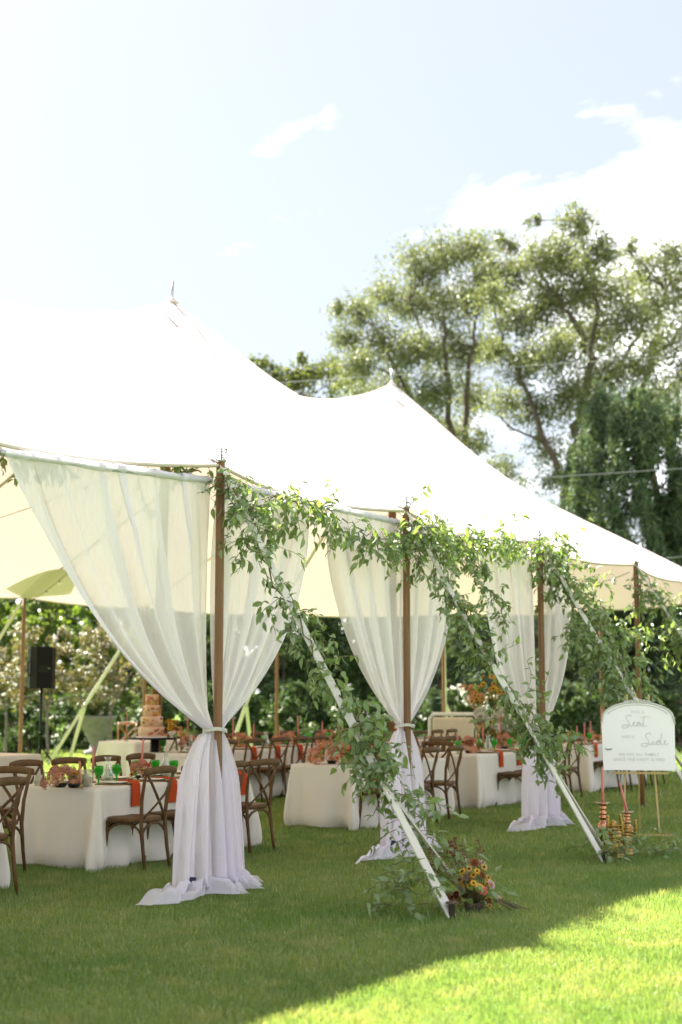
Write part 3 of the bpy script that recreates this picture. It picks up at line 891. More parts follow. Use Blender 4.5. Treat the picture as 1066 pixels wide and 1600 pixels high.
def napkin_mesh():
    P = []
    path = [(.16, .006), (.08, .009), (.02, .008), (.004, .004), (-.014, -.016), (-.017, -.08), (-.02, -.15), (-.024, -.215)]
    for k, (y, z) in enumerate(path):
        P.append([(x * (.062 + .004 * math.sin(k)), y - .006 * math.sin(x * 3 + k), z + .003 * math.cos(x * 4)) for x in np.linspace(-1, 1, 7)])
    m = MB().grid(P)
    m.grid([[(x, y + .0, z + .005) if k < 4 else (x, y - .006, z) for x, y, z in row] for k, row in enumerate(P)])
    return m.mesh('napkin', M['napkin'])
NAPK = napkin_mesh()

def on_table(name, t, n, z=TH, rz=0): return empty(name, W(t, n, z + .001), TA + rz)
def goblet(t, n, lab):
    o = on_table('green_goblet', t, n); ob('bowl', GOB_B, o); ob('stem', GOB_S, o)
    tag(o, lab, 'goblet', 'green pressed glass goblets on the tables')
def carafe(t, n, lab):
    o = on_table('water_carafe', t, n); ob('glass_body', CAR, o); ob('water', CARW, o)
    tag(o, lab, 'carafe', 'glass water carafes on the tables')
def plate(t, n, lab):
    o = on_table('dinner_plate', t, n); ob('china_plate', PLATE, o); ob('charger', CHARG, o)
    tag(o, lab, 'plate', 'cream plates on chargers')
def napkin(t, n, lab, rz=0):
    o = ob('napkin', NAPK, None, loc=W(t, n, TH + .028), rz=TA + rz)
    tag(o, lab, 'napkin', 'rust red napkins over the table edges')
def candle(t, n, h, lab, hold=True, mat='pink', z=TH):
    o = on_table('taper_candle', t, n, z)
    ob('candle_holder', HOLD if hold else HOLDL, o)
    b = .12 if hold else .03
    c = ob('wax_taper', get_taper(h, mat), o, loc=(0, 0, b), rot=(rnd.uniform(-.03, .03), rnd.uniform(-.03, .03), 0))
    ob('wick', WICK, c, loc=(0, 0, h - .002))
    tag(o, lab, 'candle', 'dusty pink taper candles on the tables')
def pillar(t, n, lab):
    o = on_table('pillar_candle', t, n); ob('hurricane_glass', HUR, o); c = ob('wax_pillar', PIL, o); ob('wick', WICK, c, loc=(0, 0, .1))
    tag(o, lab, 'candle', 'ivory pillar candles in glass')

# blossoms
def petals_mesh(name, mat, rings, cup=.6, thick=None):
    """rings: (count, radius, height, petal length, petal width, tilt)"""
    V_, F_ = [], []
    for (cnt, rad, z, ln, wd, tilt) in rings:
        for k in range(cnt):
            a = 2 * math.pi * (k + rnd.uniform(-.2, .2)) / cnt + rad * 40
            d_ = Vector((math.cos(a), math.sin(a), 0)); s_ = Vector((-math.sin(a), math.cos(a), 0))
            up = Vector((0, 0, 1))
            tl = tilt + rnd.uniform(-.12, .12)
            ax = d_ * math.cos(tl) + up * math.sin(tl); nr = up * math.cos(tl) - d_ * math.sin(tl)
            b = d_ * rad + up * z
            pts = [b, b + ax * ln * .5 + s_ * wd * .5 + nr * cup * wd * .25, b + ax * ln * .92 + s_ * wd * .32 + nr * cup * wd * .1, b + ax * ln, b + ax * ln * .92 - s_ * wd * .32 + nr * cup * wd * .1, b + ax * ln * .5 - s_ * wd * .5 + nr * cup * wd * .25, b + ax * ln * .55 - nr * cup * wd * .1]
            i = len(V_); V_ += pts
            F_ += [(i, i + 1, i + 6), (i + 1, i + 2, i + 6), (i + 2, i + 3, i + 6), (i + 3, i + 4, i + 6), (i + 4, i + 5, i + 6), (i + 5, i, i + 6)]
    return MB().add(V_, F_).mesh(name, mat)
def rose(name, mat, r=.04):
    return petals_mesh(name, M[mat], [(9, r * .25, 0, r * .95, r * .85, .25), (8, r * .2, r * .12, r * .8, r * .75, .6), (7, r * .15, r * .2, r * .65, r * .65, .9), (6, r * .08, r * .25, r * .5, r * .5, 1.15), (4, r * .03, r * .3, r * .4, r * .4, 1.35)])
def daisy(name, mat, r=.035):
    return petals_mesh(name, M[mat], [(13, r * .25, 0, r * .8, r * .3, .12), (11, r * .22, .003, r * .7, r * .28, .3)], .3)
def floret_head(name, mat, r=.05, n=70):
    V_, F_ = [], []
    for k in range(n):
        z = rnd.uniform(-.25, 1); a = rnd.uniform(0, 2 * math.pi); q = math.sqrt(max(0, 1 - z * z))
        d_ = Vector((q * math.cos(a), q * math.sin(a), z)); c = d_ * r * rnd.uniform(.82, 1.08)
        u = d_.orthogonal().normalized(); w_ = d_.cross(u); th = rnd.uniform(0, 3)
        for m_ in range(4):
            an = th + m_ * math.pi / 2
            e = u * math.cos(an) + w_ * math.sin(an); f = u * math.cos(an + 1.57) + w_ * math.sin(an + 1.57)
            i = len(V_); s = r * .17
            V_ += [c, c + e * s * .6 + f * s * .45 + d_ * s * .15, c + e * s + d_ * s * .05, c + e * s * .6 - f * s * .45 + d_ * s * .15]
            F_ += [(i, i + 1, i + 2, i + 3)]
    return MB().add(V_, F_).mesh(name, M[mat])
def centre_mesh(r=.011): return MB().lathe([(.0, -.002), (r, .0), (r * .95, r * .6), (r * .5, r), (.0, r * 1.1)], 8, cap=False).mesh('flower_centre', M['darkcentre'])
FL = {'rose_peach': rose('rose_peach', 'peach'), 'rose_coral': rose('rose_coral', 'coral', .036), 'rose_blush': rose('rose_blush', 'blush', .042), 'rose_bronze': rose('rose_bronze', 'bronze', .036),
      'daisy': daisy('daisy', 'yellow'), 'amber': daisy('amber', 'amber', .03), 'hyd': floret_head('hyd', 'dusty', .05, 150), 'hydp': floret_head('hydp', 'peach', .048, 110),
      'white': rose('white_bloom', 'whitepetal', .045), 'burg': rose('burgundy_bloom', 'burgundy', .03)}
CEN = centre_mesh()
FNAME = {'rose_peach': 'peach_rose', 'rose_coral': 'coral_rose', 'rose_blush': 'blush_rose', 'rose_bronze': 'bronze_rose', 'daisy': 'sunflower', 'amber': 'amber_daisy', 'hyd': 'hydrangea_head', 'hydp': 'peach_hydrangea', 'white': 'white_bloom', 'burg': 'burgundy_bloom'}
def bloom(kind, parent, loc, outward, sc=1.0):
    q = Vector(outward).normalized().to_track_quat('Z', 'Y')
    o = ob(FNAME[kind], FL[kind], parent, loc=loc, rot=q.to_euler(), scale=sc)
    if kind in ('daisy', 'amber'): ob('flower_centre', CEN, o, loc=(0, 0, .002))
    return o
LOW = mesh_lathe('low_bowl', [(.0, .0), (.04, .0), (.055, .02), (.06, .04), (.055, .04), (.0, .03)], M['blackmetal'], 14)
def arrangement(t, n, kinds, rx, ry, rz_, cnt, lab, z=TH, leaves=10, rot=0, cat='flowers'):
    o = on_table('flower_arrangement', t, n, z, rot)
    ob('low_bowl', LOW, o)
    for k in range(cnt):
        zz = rnd.uniform(-.05, 1); a = rnd.uniform(0, 2 * math.pi); q = math.sqrt(max(0, 1 - zz * zz)) * rnd.uniform(.55, 1)
        d_ = Vector((q * math.cos(a), q * math.sin(a), max(zz, .05)))
        bloom(rnd.choice(kinds), o, (d_.x * rx, d_.y * ry, .035 + d_.z * rz_), d_ + Vector((0, 0, .15)), rnd.uniform(.8, 1.2))
    for k in range(leaves):
        a = rnd.uniform(0, 6.28)
        ob('leaf', LEAF, o, loc=(math.cos(a) * rx * .8, math.sin(a) * ry * .8, .05 + rnd.uniform(0, .06)), rot=(rnd.uniform(-.6, .6), rnd.uniform(-.6, .6), a - 1.57), scale=rnd.uniform(.06, .09))
    return tag(o, lab, cat, 'flower arrangements along the tables')
def leaf_mesh():
    ys = [0, .2, .45, .72, 1.0]; ws = [.02, .17, .22, .14, .0]; zs = [0, .03, .02, -.05, -.16]
    V_, F_ = [], []
    for y, w_, z in zip(ys, ws, zs):
        V_ += [(-w_, y, z + w_ * .35), (0, y, z), (w_, y, z + w_ * .35)]
    for i in range(4):
        b = i * 3
        F_ += [(b, b + 1, b + 4, b + 3), (b + 1, b + 2, b + 5, b + 4)]
    return MB().add(V_, F_).mesh('leaf', M['vine'])
LEAF = leaf_mesh()

# --- near table
D1 = 'on the near table'
arrangement(t_at(96, 1.98), 1.98, ['hyd', 'hyd', 'hyd', 'hydp'], .19, .13, .12, 17, 'low dusty pink hydrangea arrangement at the left end of the near table', leaves=3)
o = arrangement(t_at(117, 1.84), 1.84, ['daisy'], .01, .01, .13, 1, 'single yellow sunflower standing in the dusty pink hydrangeas', leaves=2); 
arrangement(t_at(222, 2.1), 2.1, ['hyd', 'hyd', 'rose_coral', 'amber'], .12, .10, .12, 10, 'small pink and amber flowers beneath the brass candle on the near table', leaves=5)
o = on_table('glass_tumbler', t_at(61, 2.25), 2.25); ob('glass_cup', TUM, o); tag(o, 'clear ribbed glass tumbler at the left corner of the near table', 'tumbler')
pillar(t_at(136, 1.86), 1.86, 'ivory pillar candle in a square-set glass, right of the pink hydrangeas')
candle(t_at(126, 1.80), 1.80, .20, 'short pink taper standing in front of the sunflower', False)
candle(t_at(146, 2.2), 2.2, .22, 'pink taper candle left of the first green goblet', True)
candle(t_at(222, 2.02), 2.02, .27, 'tall pink taper in a flower-shaped brass holder on the near table', True)
candle(t_at(297, 2.1), 2.1, .26, 'pink taper beside the left edge of the first curtain tail', False)
for k, (px, n) in enumerate(((155, 1.95), (183, 1.93), (213, 2.28), (243, 2.22), (272, 2.0), (297, 2.2))):
    goblet(t_at(px, n), n, f'green glass goblet on the near table, {od[k]} from the left')
carafe(t_at(169, 2.06), 2.06, 'clear water carafe on the near table between the first two goblets')
carafe(t_at(259, 2.15), 2.15, 'clear water carafe on the near table beside the first curtain')
for k, t in enumerate((.98, 1.52, 2.10, 2.66)):
    plate(t, NA0 + .19, f'cream plate on a charger, {od[k]} along the front of the near table')
    napkin(t + .02, NA0 - .006, f'rust red napkin hanging over the near table front, {od[k]} from the left')
    plate(t, NA1 - .19, f'cream plate on a charger, {od[k]} along the far side of the near table')
# --- peach runner table
T2c = NA0 + .42
for k in range(4):
    arrangement(5.14 + .56 * k, T2c + (.02, -.04, .05, 0)[k], ['rose_peach', 'rose_peach', 'hydp', 'rose_coral', 'hyd', 'amber'], .36, .28, .19, 52 if k < 2 else 26, f'peach and coral flower runner section, {od[k]} from the left, on the table between the curtains', leaves=12)
for k, (px, n, h) in enumerate(((519, 2.1, .24), (552, 2.3, .34), (566, 1.95, .22), (495, 2.2, .16), (585, 2.2, .3))):
    candle(t_at(px, n), n, h, f'pink taper candle {["third","fourth","second","first","fifth"][k] if k != 2 else "short one in the middle"} from the left in the peach flower runner', k % 2 == 1)
pillar(t_at(556, 1.86), 1.86, 'ivory pillar candle at the right of the peach flower runner')
goblet(t_at(576, 1.88), 1.88, 'green glass goblet at the right end of the peach flower runner')
plate(5.25, NA0 + .19, 'cream plate on a charger in front of the peach runner')
plate(5.95, NA0 + .19, 'cream plate on a charger behind the second curtain tail')
napkin(5.3, NA0 - .006, 'rust red napkin hanging at the peach runner table, left of the second curtain')
napkin(5.97, NA0 - .006, 'rust red napkin at the peach runner table behind the second curtain tail')
# --- third table
for k, (px, n) in enumerate(((716, 2.05), (747, 2.25), (773, 1.9), (797, 1.92), (818, 2.1))):
    goblet(t_at(px, n), n, f'green glass goblet {od[k]} from the left on the table between second and third curtains')
arrangement(t_at(733, 2.0), 2.0, ['hyd', 'rose_bronze', 'hydp'], .20, .16, .16, 22, 'rust brown flower cluster at the left end of the table between second and third curtains', leaves=4)
arrangement(t_at(790, 2.15), 2.15, ['rose_coral', 'amber', 'hyd', 'rose_bronze'], .30, .17, .16, 24, 'mixed coral and amber flowers right of the carafe, behind the third curtain', leaves=6)
carafe(t_at(763, 1.95), 1.95, 'clear water carafe on the table between second and third curtains')
for k, (px, n, h) in enumerate(((755, 2.2, .26), (782, 2.3, .34), (715, 2.4, .22), (830, 2.2, .2))):
    candle(t_at(px, n), n, h, f'pink taper candle {["second","third, tallest,","first","fourth"][k]} from the left on the table between second and third curtains', k != 2)
for k, t in enumerate((8.78, 9.38, 10.0, 10.5)):
    plate(t, NA0 + .19, f'cream plate on a charger {od[k]} along the table between second and third curtains')
    napkin(t + .02, NA0 - .006, f'rust red napkin {od[k]} from the left on the table between second and third curtains')
# --- table behind the sign
for k, t in enumerate((12.35, 12.95, 13.6)):
    napkin(t, NA0 - .006, f'rust red napkin {od[k]} from the left on the table behind the arched sign')
    plate(t, NA0 + .19, f'cream plate on a charger {od[k]} along the table behind the arched sign')
arrangement(12.5, 2.1, ['rose_peach', 'hydp', 'amber'], .3, .18, .14, 18, 'peach flowers on the table left of the arched sign', leaves=5)
arrangement(13.3, 2.1, ['rose_peach', 'hyd', 'rose_bronze'], .3, .18, .14, 14, 'peach flowers on the table hidden partly behind the arched sign', leaves=5)
for k, (px, h) in enumerate(((914, .3), (924, .32), (944, .42), (903, .26))):
    candle(t_at(px, 2.1), 2.1, h, f'pink taper candle {["second","third","fourth, leaning,","first"][k]} from the left just left of the arched sign', k == 2)
goblet(t_at(922, 1.9), 1.9, 'green glass goblet on the table just left of the arched sign')
goblet(t_at(905, 2.2), 2.2, 'green glass goblet behind the leafy strap, left of the arched sign')
# --- back row
k = 0
for t in np.arange(6.75, 13.7, .62):
    napkin(t + .04, NB0 - .006, f'rust red napkin {od[k % 12]} from the left along the back row front')
    plate(t, NB0 + .18, f'cream plate on a charger {od[k % 12]} along the back row front')
    goblet(t + .2, NB0 + .32, f'green glass goblet {od[k % 12]} from the left along the near side of the back row')
    goblet(t - .1, NB1 - .2, f'green glass goblet {od[k % 12]} from the left along the far side of the back row')
    if k < 12: candle(t + .1, NB0 + .40 + .06 * (k % 2), .24 + .05 * (k % 3), f'pink taper candle {od[k]} from the left along the back row', k % 3 != 1)
    if k % 2 == 0: arrangement(t + .3, NB0 + .40, ['rose_peach', 'hydp', 'amber', 'rose_coral', 'hyd'], 0.30, .19, .16, 20, f'peach and amber flower bunch {od[k // 2]} from the left along the back row', leaves=4)
    if k in (0, 3, 7): carafe(t + .12, NB0 + .25, f'clear water carafe {["first", "second", "third"][(0, 3, 7).index(k)]} from the left on the back row')
    k += 1
    if k >= 12: break
arrangement(10.3, 9.1, ['white', 'amber', 'daisy'], .35, .2, .18, 16, 'white and yellow flowers on the small far table right of the cake', leaves=5)
arrangement(11.3, 9.1, ['daisy', 'amber', 'rose_peach'], .3, .2, .16, 12, 'yellow flowers on the small far table behind the first curtain', leaves=5)
for k, t in enumerate((9.8, 10.6, 11.5)): candle(t, 9.05, .4, f'pink taper candle {od[k]} from the left on the small far table', True)

# ------------------------------------------------------------------ cake on its black pedestal table
cp = G(238, 1152, .92)
ct = empty('pedestal_table', (cp.x, cp.y, 0)); tag(ct, 'round black pedestal table carrying the wedding cake', 'table')
MB().lathe([(.0, .895), (.33, .895), (.335, .905), (.33, .915), (.0, .916)], 32, cap=False).build('tabletop', M['black'], ct)
MB().tube([(.04, 0, .02), (.04, 0, .9)], .055, 14).build('column', M['black'], ct)
MB().lathe([(.0, .0), (.24, .0), (.24, .015), (.06, .04), (.0, .05)], 24, (.04, 0, 0), cap=False).build('base', M['black'], ct)
ck = empty('wedding_cake', (cp.x - .01, cp.y, .917)); tag(ck, 'four tier blush wedding cake covered with red and amber pressed flowers', 'cake')
MB().lathe([(.0, .0), (.215, .0), (.215, .012), (.0, .013)], 28, cap=False).build('cake_board', M['signwhite'], ck)
z = .013
PET = MB().lathe([(.0, .002), (.018, .001), (.02, -.001)], 7, cap=False, wob=lambda a, i: .25 * math.cos(a * 5)).mesh('pressed_flower', M['coral'])
PETA = PET.copy(); PETA.materials.clear(); PETA.materials.append(M['yellow'])
PETB = PET.copy(); PETB.materials.clear(); PETB.materials.append(M['bronze'])
for r_, h_ in ((.185, .13), (.155, .145), (.122, .155), (.092, .15)):
    MB().lathe([(.0, z), (r_, z), (r_, z + h_ - .008), (r_ - .008, z + h_), (.0, z + h_)], 36, cap=False).build('cake_tier', M['frost'], ck)
    for k in range(26):
        a = rnd.uniform(-2.6, -.2) if k < 20 else rnd.uniform(-3.1, 0)
        if a < -1.6 and rnd.random() < .72: continue
        zz = z + rnd.uniform(.02, h_ - .02)
        d_ = Vector((math.cos(a), math.sin(a), 0))
        ob('pressed_flower', rnd.choice([PET, PET, PETA, PETB]), ck, loc=(d_.x * (r_ + .002), d_.y * (r_ + .002), zz), rot=d_.to_track_quat('Z', 'Y').to_euler(), scale=rnd.uniform(.7, 1.35))
    z += h_
for k in range(8):
    ob('leaf', LEAF, ck, loc=(.06 + .01 * k, -.04, .15 + .065 * k), rot=(rnd.uniform(.2, 1.2), 0, rnd.uniform(-2, -.8)), scale=.09)
vz = empty('flower_bowl', (cp.x + .27, cp.y - .02, .917)); tag(vz, 'small footed bowl of amber and burgundy flowers right of the cake', 'flowers')
MB().lathe([(.0, 0), (.04, .0), (.015, .02), (.05, .05), (.06, .08), (.05, .08), (.0, .05)], 14, cap=False).build('footed_bowl', M['china'], vz)
for k in range(12):
    a = rnd.uniform(0, 6.28); bloom(rnd.choice(['amber', 'daisy', 'burg', 'rose_bronze']), vz, (math.cos(a) * .07, math.sin(a) * .06, .1 + rnd.uniform(0, .12)), (math.cos(a), math.sin(a), 1), 1.3)

# ------------------------------------------------------------------ loudspeaker on a tripod
sp = G(61, 1238)
st = empty('speaker_stand', (sp.x, sp.y, 0)); tag(st, 'black tripod speaker stand behind the bare ivory table', 'stand')
MB().tube([(0, 0, .25), (0, 0, 1.62)], .02, 10).build('pole', M['blackmetal'], st)
for k in range(3):
    a = 2.1 * k + .4
    MB().tube([(0, 0, .72), (math.cos(a) * .28, math.sin(a) * .28, .36), (math.cos(a) * .55, math.sin(a) * .55, .01)], .013, 8).build('leg', M['blackmetal'], st)
    MB().tube([(0, 0, .28), (math.cos(a) * .30, math.sin(a) * .30, .33)], .009, 6).build('brace', M['blackmetal'], st)
MB().lathe([(.0, .88), (.032, .88), (.034, .95), (.0, .96)], 12, cap=False).build('collar', M['black'], st)
MB().tube([(0, -.03, .92), (0, -.075, .92)], .012, 8).build('knob', M['steel'], st)
spk = empty('loudspeaker', (sp.x, sp.y, 1.60), R(24)); tag(spk, 'black loudspeaker mounted on its stand against the garden', 'loudspeaker')
P = []
for z_, f in ((0, .96), (.015, 1), (.62, 1), (.645, .95)):
    hw = [(-.19, .18), (-.2, -.05), (-.12, -.17), (.12, -.17), (.2, -.05), (.19, .18)]
    P.append([(x * f, y * f, z_) for x, y in hw])
b = MB().grid(P, closed=True); b.f += [tuple(range(6))[::-1], tuple(18 + k for k in range(6))]
b.build('cabinet', M['black'], spk, smooth=False)
MB().box((0, -.172, .30), (.17, .012, .11)).build('connector_panel', M['blackmetal'], spk, smooth=False)
for x in (.06, .085): MB().tube([(x, -.17, .31), (x, -.19, .31)], .008, 8).build('socket', M['steel'], spk)
MB().box((0, .182, .32), (.36, .008, .58)).build('grille', M['blackmetal'], spk, smooth=False)
MB().tube([(-.205, -.06, .2), (-.235, -.06, .22), (-.235, -.06, .4), (-.205, -.06, .42)], .012, 8).build('handle', M['black'], spk)

# ------------------------------------------------------------------ cream sofa and gold stands at the far end
so = empty('cream_sofa', (2.05, 26.8, 0), R(168)); tag(so, 'small cream upholstered sofa with white frame at the far end of the tent', 'sofa')
def rbox(c, size, r_, mat, name, par):
    m = MB(); m.box((0, 0, 0), size); me = m.mesh(name, mat, True)
    o = ob(name, me, par, loc=c); md = o.modifiers.new('bevel', 'BEVEL'); md.width = r_; md.segments = 4; return o
rbox((0, -.02, .46), (1.0, .62, .2), .06, M['cream_up'], 'seat_cushion', so)
rbox((0, -.30, .86), (.78, .12, .42), .055, M['cream_up'], 'back_cushion', so)
MB().tube([(-.45, -.33, .3), (-.45, -.36, 1.05), (-.38, -.37, 1.13), (.38, -.37, 1.13), (.45, -.36, 1.05), (.45, -.33, .3)], .035, 10).build('back_frame', M['whitepaint'], so)
for s in (-1, 1):
    MB().tube([(s * .5, -.3, .62), (s * .53, .0, .66), (s * .5, .28, .62), (s * .48, .28, .0)], .03, 8).build('arm', M['whitepaint'], so)
    MB().tube([(s * .44, -.32, .4), (s * .43, -.4, .0)], .026, 8).build('leg', M['whitepaint'], so)
def gold_stand(px, y, h, lab, kinds):
    q = AT(px, 1150, y)
    o = empty('gold_flower_stand', (q.x, q.y, 0)); tag(o, lab, 'flower stand', 'gold flower stands at the far end')
    MB().lathe([(.0, 0), (.16, .0), (.15, .02), (.03, .05), (.018, .1), (.018, h * .5), (.03, h * .52), (.018, h * .55), (.016, h - .1), (.05, h - .05), (.07, h), (.0, h)], 16, cap=False).build('stem', M['gold'], o)
    for k in range(6):
        a = k * 1.05
        MB().tube([(0, 0, h - .25), (math.cos(a) * .14, math.sin(a) * .14, h - .12), (math.cos(a) * .2, math.sin(a) * .2, h + .02)], .012, 6).build('branch_arm', M['gold'], o)
    for k in range(26):
        a = rnd.uniform(0, 6.28); r_ = rnd.uniform(.05, .26)
        bloom(rnd.choice(kinds), o, (math.cos(a) * r_, math.sin(a) * r_, h + rnd.uniform(-.08, .22)), (math.cos(a), math.sin(a), .8), rnd.uniform(1.2, 2))
gold_stand(747, 25.5, 1.42, 'gold stand with amber dried flowers, left of a pair', ['amber', 'amber', 'hydp'])
gold_stand(775, 24.6, 1.60, 'gold stand with amber dried flowers, taller right one of a pair', ['amber', 'amber', 'daisy'])
gold_stand(760, 23.8, 1.02, 'low gold stand topped with white flowers in front of the amber pair', ['white', 'white', 'amber'])
gold_stand(786, 24.0, 1.0, 'low gold stand with white flowers beside the third curtain', ['white'])
# ------------------------------------------------------------------ leafy garlands
LT = np.array([v.co[:] for v in LEAF.vertices]); LF = np.array([p.vertices[:] for p in LEAF.polygons])
def basis(d_, up):
    y = Vector(d_).normalized(); z = Vector(up); z = (z - y * z.dot(y))
    if z.length < 1e-4: z = y.orthogonal()
    z.normalize(); x = y.cross(z)
    return Matrix((x, y, z)).transposed()
class Garland:
    def __init__(s, label, base, keep=200, group='smilax garlands on the tent front', cat='garland'):
        s.o = empty('leaf_garland', base); s.base = Vector(base); s.leaves = []; s.vine = MB(); s.keep = keep
        tag(s.o, label, cat, group)
    def sprig(s, p, d_, length, n, size=.085, droop=.8):
        p = Vector(p); d_ = Vector(d_).normalized(); pts = [p]
        steps = max(4, int(length / .045))
        for k in range(steps):
            d_ = (d_ + Vector((rnd.uniform(-.25, .25), rnd.uniform(-.25, .25), rnd.uniform(-.2, .2) - droop * .16))).normalized()
            p = p + d_ * (length / steps); pts.append(p)
        s.vine.tube([q - s.base for q in pts], [.0028] * (len(pts) - 1) + [.001], 4, cap=False)
        for k in range(n):
            x = (k + rnd.uniform(.2, .9)) / n
            i = min(len(pts) - 2, int(x * (len(pts) - 1)))
            q = pts[i].lerp(pts[i + 1], rnd.random()); ax = (pts[i + 1] - pts[i]).normalized()
            sd = ax.orthogonal().normalized(); sd = Matrix.Rotation(rnd.uniform(0, 6.28), 3, ax) @ sd
            ld = (ax * rnd.uniform(.2, .8) + sd * .8 + Vector((0, 0, -.35))).normalized()
            nr = Vector((rnd.uniform(-.7, .7), rnd.uniform(-.9, .3), rnd.uniform(.1, 1)))
            s.leaves.append((q, basis(ld, nr), size * rnd.uniform(.6, 1.25)))
    def spine(s, pts, r=.006):
        s.vine.tube([Vector(q) - s.base for q in pts], r, 5, cap=False)
    def along(s, pts, per_m, ln=(.12, .3), nl=(4, 8), spread=.05, bias=(0, 0, -.5), size=.085, jitter=.05, droop=.8, dens=None):
        pts = [Vector(q) for q in pts]
        fine = []
        for a, b in zip(pts, pts[1:]):
            m = max(2, int((b - a).length / .06))
            for k in range(m): fine.append(a.lerp(b, k / m) + Vector((rnd.gauss(0, jitter * .4), rnd.gauss(0, jitter * .4), rnd.gauss(0, jitter * .4))))
        fine.append(pts[-1]); s.spine(fine)
        L = sum((b - a).length for a, b in zip(pts, pts[1:]))
        for k in range(int(L * per_m)):
            x = rnd.random()
            if dens and rnd.random() > dens(x): continue
            i = min(len(fine) - 2, int(x * (len(fine) - 1)))
            q = fine[i].lerp(fine[i + 1], rnd.random()) + Vector((rnd.gauss(0, spread), rnd.gauss(0, spread), rnd.gauss(0, spread)))
            d_ = Vector((rnd.gauss(0, 1), rnd.gauss(0, 1), rnd.gauss(0, 1))).normalized() + Vector(bias)
            s.sprig(q, d_, rnd.uniform(*ln), rnd.randint(*nl), size, droop)
    def finish(s):
        ob('vine', s.vine.mesh('vine', M['stem']), s.o)
        camp = Vector((0, 0, CAM_H))
        s.leaves.sort(key=lambda l: -(l[2] / (l[0] - camp).length) * rnd.uniform(.8, 1.2))
        for q, m_, sc in s.leaves[:s.keep]:
            o = bpy.data.objects.new('leaf', LEAF); o.parent = s.o
            o.matrix_basis = Matrix.Translation(q - s.base) @ m_.to_4x4() @ Matrix.Scale(sc, 4)
            scene.collection.objects.link(o)
        rest = s.leaves[s.keep:]
        if rest:
            Ms = np.array([[list(r) for r in (m_ * sc)] for q, m_, sc in rest]); Q = np.array([list(q - s.base) for q, m_, sc in rest])
            Vv = np.einsum('nij,kj->nki', Ms, LT) + Q[:, None, :]
            Ff = LF[None] + (np.arange(len(rest)) * len(LT))[:, None, None]
            o = ob('small_leaves', np_mesh('small_leaves', Vv.reshape(-1, 3), Ff.reshape(-1, LF.shape[1]), M['vine']), s.o); o['kind'] = 'stuff'
FRONTV = -NV
def lerp_strap(i, x):
    top, spl, s1, s2 = STRAPS[i]
    return top.lerp(s1, x)
# along the first strap
g = Garland('leafy garland wound down the first white strap from the front pole head', W(0, -.1, 3.2), 260)
g.along([lerp_strap(2, x) + Vector((rnd.uniform(-.04, .04), 0, -.02)) for x in np.linspace(.03, .72, 14)], 46, (.10, .30), (4, 8), .06, (.1, -.1, -.35), .082, .08, dens=lambda x: .95 if x < .3 else (.75 if x < .8 else .95))
g.along([lerp_strap(2, .08), lerp_strap(2, .12) + DV * .1, W(.18, -.25, 2.75)], 60, (.12, .32), (4, 8), .10, (-.1, -.1, -.5), .085)
g.along([lerp_strap(2, x) + DV * .06 for x in (.62, .68, .74)], 95, (.12, .34), (5, 9), .10, (.0, -.1, -.25), .085)
for x, dx in ((.42, .5), (.48, .45), (.36, .38), (.3, .3), (.52, .35)):   # long trails reaching over the curtain and table
    g.sprig(lerp_strap(2, x), DV * .8 + Vector((0, 0, .25)), dx, 10, .085, .7)
for x, dx in ((.5, .42), (.58, .5), (.62, .4), (.12, .35), (.2, .4)):
    g.sprig(lerp_strap(2, x), -DV * .8 + Vector((0, 0, .1)), dx, 10, .085, .9)
g.finish()
# foot of the first strap
g = Garland('loose green vines trailing on the grass at the foot of the first strap', W(-.1, -1.9, 0), 150)
def foot_spray(gg, a, b, per_m, h=(.05, .5)):
    for k in range(per_m):
        x = rnd.random(); q = Vector(a).lerp(Vector(b), x)
        gg.sprig(q + Vector((rnd.gauss(0, .07), rnd.gauss(0, .06), rnd.uniform(*h))), Vector((rnd.gauss(0, 1), rnd.gauss(0, .6), rnd.uniform(-.2, .5))), rnd.uniform(.12, .34), rnd.randint(4, 8), .08, .9)
s1 = lerp_strap(2, .78); 
foot_spray(g, s1 + DV * .12, s1 + DV * .42 - Vector((0, 0, .35)), 26, (-.1, .2))
foot_spray(g, W(-.15, -1.72, .0), W(-.42, -1.9, .0), 26, (.06, .42))
foot_spray(g, W(.05, -1.9, .2), W(.35, -1.9, .1), 16, (.05, .3))
g.finish()
# swag from first to second pole
g = Garland('drooping leafy swag hung along the rod between first and second poles', W(1.5, -.05, 3.1), 220)
sw = [W(.45, -.08, 3.13), W(.8, -.1, 3.18), W(1.3, -.12, 3.15), W(1.8, -.14, 3.06), W(2.3, -.14, 2.98), W(2.7, -.12, 3.0), W(3.05, -.1, 3.12)]
g.along(sw, 26, (.14, .36), (5, 9), .05, (0, -.1, -1.0), .09, .05, 1.2)
g.along([W(.55, -.1, 3.16), W(1.1, -.12, 3.2), W(1.6, -.12, 3.18)], 14, (.1, .22), (3, 6), .04, (0, 0, .6), .08)
g.finish()
